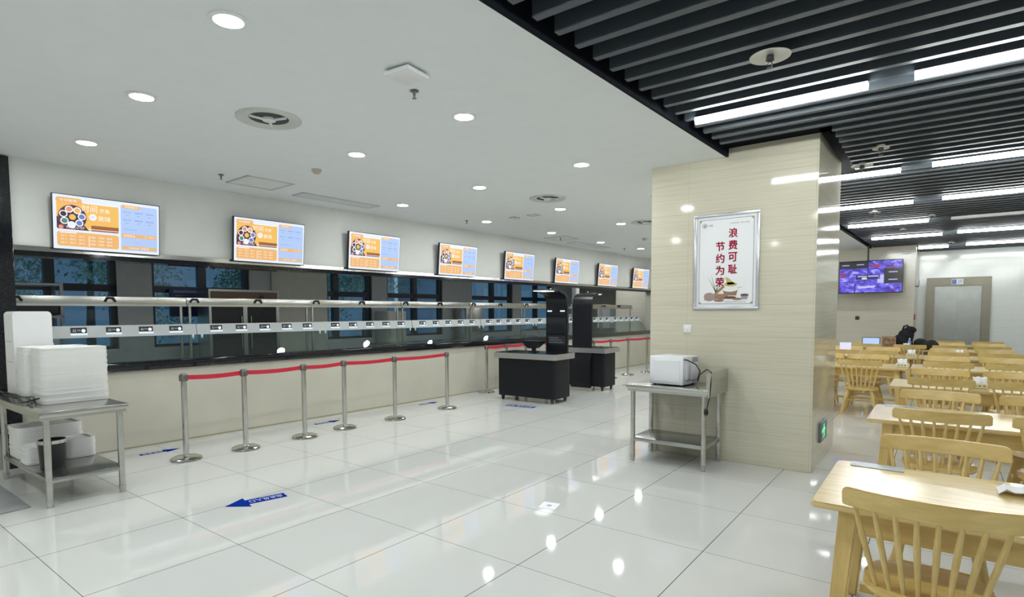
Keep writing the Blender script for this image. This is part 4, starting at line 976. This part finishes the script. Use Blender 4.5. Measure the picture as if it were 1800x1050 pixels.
def lump(name, parts, m, parent, seed=0):
    k = B(); bmesh.ops.create_icosphere(k, subdivisions=1, radius=.001); k.free()
    k = B()
    for (c, r) in parts:
        r0 = bmesh.ops.create_icosphere(k, subdivisions=3, radius=1.0)
        for v in r0['verts']: v.co = Vector((v.co.x*r[0], v.co.y*r[1], v.co.z*r[2]))+Vector(c)
    o = obj(name, k, m, parent, 0)
    rm = o.modifiers.new('r', 'REMESH'); rm.mode = 'VOXEL'; rm.voxel_size = .014; rm.use_smooth_shade = True
    tx = bpy.data.textures.new('fold', 'CLOUDS'); tx.noise_scale = .09
    d = o.modifiers.new('d', 'DISPLACE'); d.texture = tx; d.strength = .04; d.mid_level = .5
    return o
t = thing('backpack', 'bulky black backpack leaning on a far table', 'bag', (-.62, 15.55, TH), 0)
lump('bag_body', [((-.02, 0, .16), (.19, .13, .17)), ((.04, 0, .30), (.15, .11, .15)), ((.12, -.02, .42), (.11, .08, .08))], CLOTH, t)
k = B(); tube(k, [(-.02, -.05, .42), (.0, -.06, .50), (.06, -.06, .52), (.09, -.05, .48)], .018, 8); obj('handle', k, CLOTH, t)
k = B(); tube(k, [(.13, -.10, .46), (.10, -.14, .30), (.16, -.14, .14), (.20, -.12, .04)], .016, 8); obj('strap', k, CLOTH, t)
t = thing('folded_jacket', 'black jacket heaped to the right of the backpack', 'jacket', (-.22, 15.5, TH), 0)
lump('jacket_cloth', [((0, 0, .09), (.16, .14, .10)), ((.10, 0, .10), (.14, .12, .10)), ((-.10, 0, .13), (.12, .12, .11))], mat('dark_green_black', (.010, .014, .012), .85, var=.3), t)
# ------------------------------------------------------------------ kitchen equipment behind the hatch
def at(a, bb, z=0): x, y = tow(a, bb); return (x, y, z)
for i in range(5):  # fill lamps added out of view above the hatch to brighten the kitchen
    t = thing('unseen_fill_lamp', 'unseen fill lamp added on the kitchen ceiling, %s from the left' % nth[i], 'ceiling light', at(-8.45, 2.2+i*3.4, 2.95), E, 'unseen fill lamps added over the kitchen')
    k = B(); box(k, -.32, -.32, -.03, .32, .32, 0); obj('housing', k, WPLAS, t, 0)
    k = B(); box(k, -.29, -.29, -.036, .29, .29, -.0305); obj('diffuser', k, emis('kitchen_fill_glow', (.97, 1, 1), 19.0), t, 0)
t = thing('steaming_cabinet', 'steel double-door warming cabinet with brown top panel in the kitchen', 'cabinet', at(-10.6, 4.6), E)
k = B(); box(k, -.5, 0, .1, 0, 1.35, 2.0); obj('body', k, STEEL, t, 0)
for q in range(2):
    k = B(); box(k, .001, .05+q*.66, .3, .012, .62+q*.66, 1.72); d = obj('door', k, mat('smoked_glass', (.02, .022, .022), .15), t, 0)
    k = B(); tube(k, [(.03, .58 if q == 0 else .76, .9), (.03, .58 if q == 0 else .76, 1.5)], .012, 8); obj('handle', k, STEEL, d)
k = B(); box(k, .001, .04, 1.77, .014, 1.31, 1.96); cp = obj('control_panel', k, mat('brown_panel', (.10, .06, .035), .4), t, 0)
k = B(); tube(k, [(.014, .98, 1.86), (.035, .98, 1.86)], .045, 14); obj('knob', k, BLACK, cp)
t = thing('notice_board', 'dark blue notice board between the first kitchen windows', 'board', at(KB+.02, 4.08), E)
k = B(); box(k, 0, .15, 1.5, .03, .83, 2.02); obj('board', k, mat('navy_board', (.01, .014, .06), .5), t, 0)
k = B(); box(k, .031, .22, 1.94, .034, .78, 1.99); box(k, .031, .25, 1.88, .034, .78, 1.90); box(k, .031, .25, 1.82, .034, .78, 1.84); obj('lettering', k, mat('board_print', (.12, .15, .28), .5), t, 0)
t = thing('storage_rack', 'dark shelving rack at the left end of the kitchen', 'shelf', at(-9.6, 1.5), E)
for y in (0, .72):
    for x in (-.4, 0):
        k = B(); box(k, x-.02, y-.02, 0, x+.02, y+.02, 1.98); obj('upright', k, mat('rack_grey', (.15, .16, .16), .5), t, 0)
for z in (.5, 1.0, 1.5, 1.94):
    k = B(); box(k, -.42, -.02, z, .02, .74, z+.03); obj('shelf', k, mat('rack_grey', (.15, .16, .16), .5), t, 0)
k = B(); box(k, -.40, 0, 1.54, .0, .70, 1.80, 0, .02); obj('black_crate', k, BLACK, t); 
t = thing('warming_lamp_hood', 'white curved hood on the storage rack', 'hood', at(-9.58, 1.55, 1.03), E)
k = B(); prism(k, rrect(0, 0, .62, .36, .05), -.36, -.02, 0, lambda u, v, ww: (ww, u, v)); obj('shell', k, mat('dull_white', (.35, .37, .38), .5), t)
for i, (a, bb, wd, hh, c, l) in enumerate([(-10.9, 8.9, .6, 1.6, KPIER, 'grey refrigerator between the third and fourth kitchen windows'), (-10.9, 11.7, .7, 1.75, STEEL, 'steel refrigerator right of the fourth kitchen window'), (-10.9, 16.9, .7, 1.5, WPLAS, 'white refrigerator near the end of the kitchen')]):
    t = thing('refrigerator', l, 'refrigerator', at(a, bb), E)
    k = B(); box(k, -.45, 0, .05, 0, wd, hh, 0, .01); obj('body', k, c, t)
    for z0_, z1_ in ((.1, hh*.45), (hh*.47, hh-.04)):
        k = B(); box(k, .001, .02, z0_, .025, wd-.02, z1_, 0, .004); d = obj('door', k, c, t)
        k = B(); box(k, .026, .05, z0_+.2, .045, .075, z1_-.2); obj('handle', k, GREYP, d, 0)
t = thing('wall_cupboard', 'brown wall cupboard at the far end of the kitchen', 'cupboard', at(-9.6, 17.6), E)
k = B(); box(k, -.5, 0, 1.0, 0, .8, 1.75); obj('body', k, WPLAS, t, 0); k = B(); box(k, -.52, -.02, 1.75, .02, .82, 1.84); obj('top_board', k, mat('orange_board', (.45, .2, .05), .5), t, 0)
t = thing('service_column', 'bright white square column in the far kitchen', 'column', at(-9.3, 14.9), E)
k = B(); box(k, -.14, 0, 0, 0, .20, 2.94, 0, .005); obj('cladding', k, mat('bright_cladding', (.85, .87, .9), .5), t)
t = thing('prep_table', 'steel prep table with a shelf running along the kitchen', 'table', at(-10.3, 8.0), E)
k = B(); box(k, -.35, 0, .82, .35, 5.8, .86, 0, .003); obj('tabletop', k, STEELB, t)
for x in (-.3, .3):
    for y in (.1, 2.9, 5.7): k = B(); tube(k, [(x, y, 0), (x, y, .82)], .02, 10); obj('leg', k, STEEL, t)
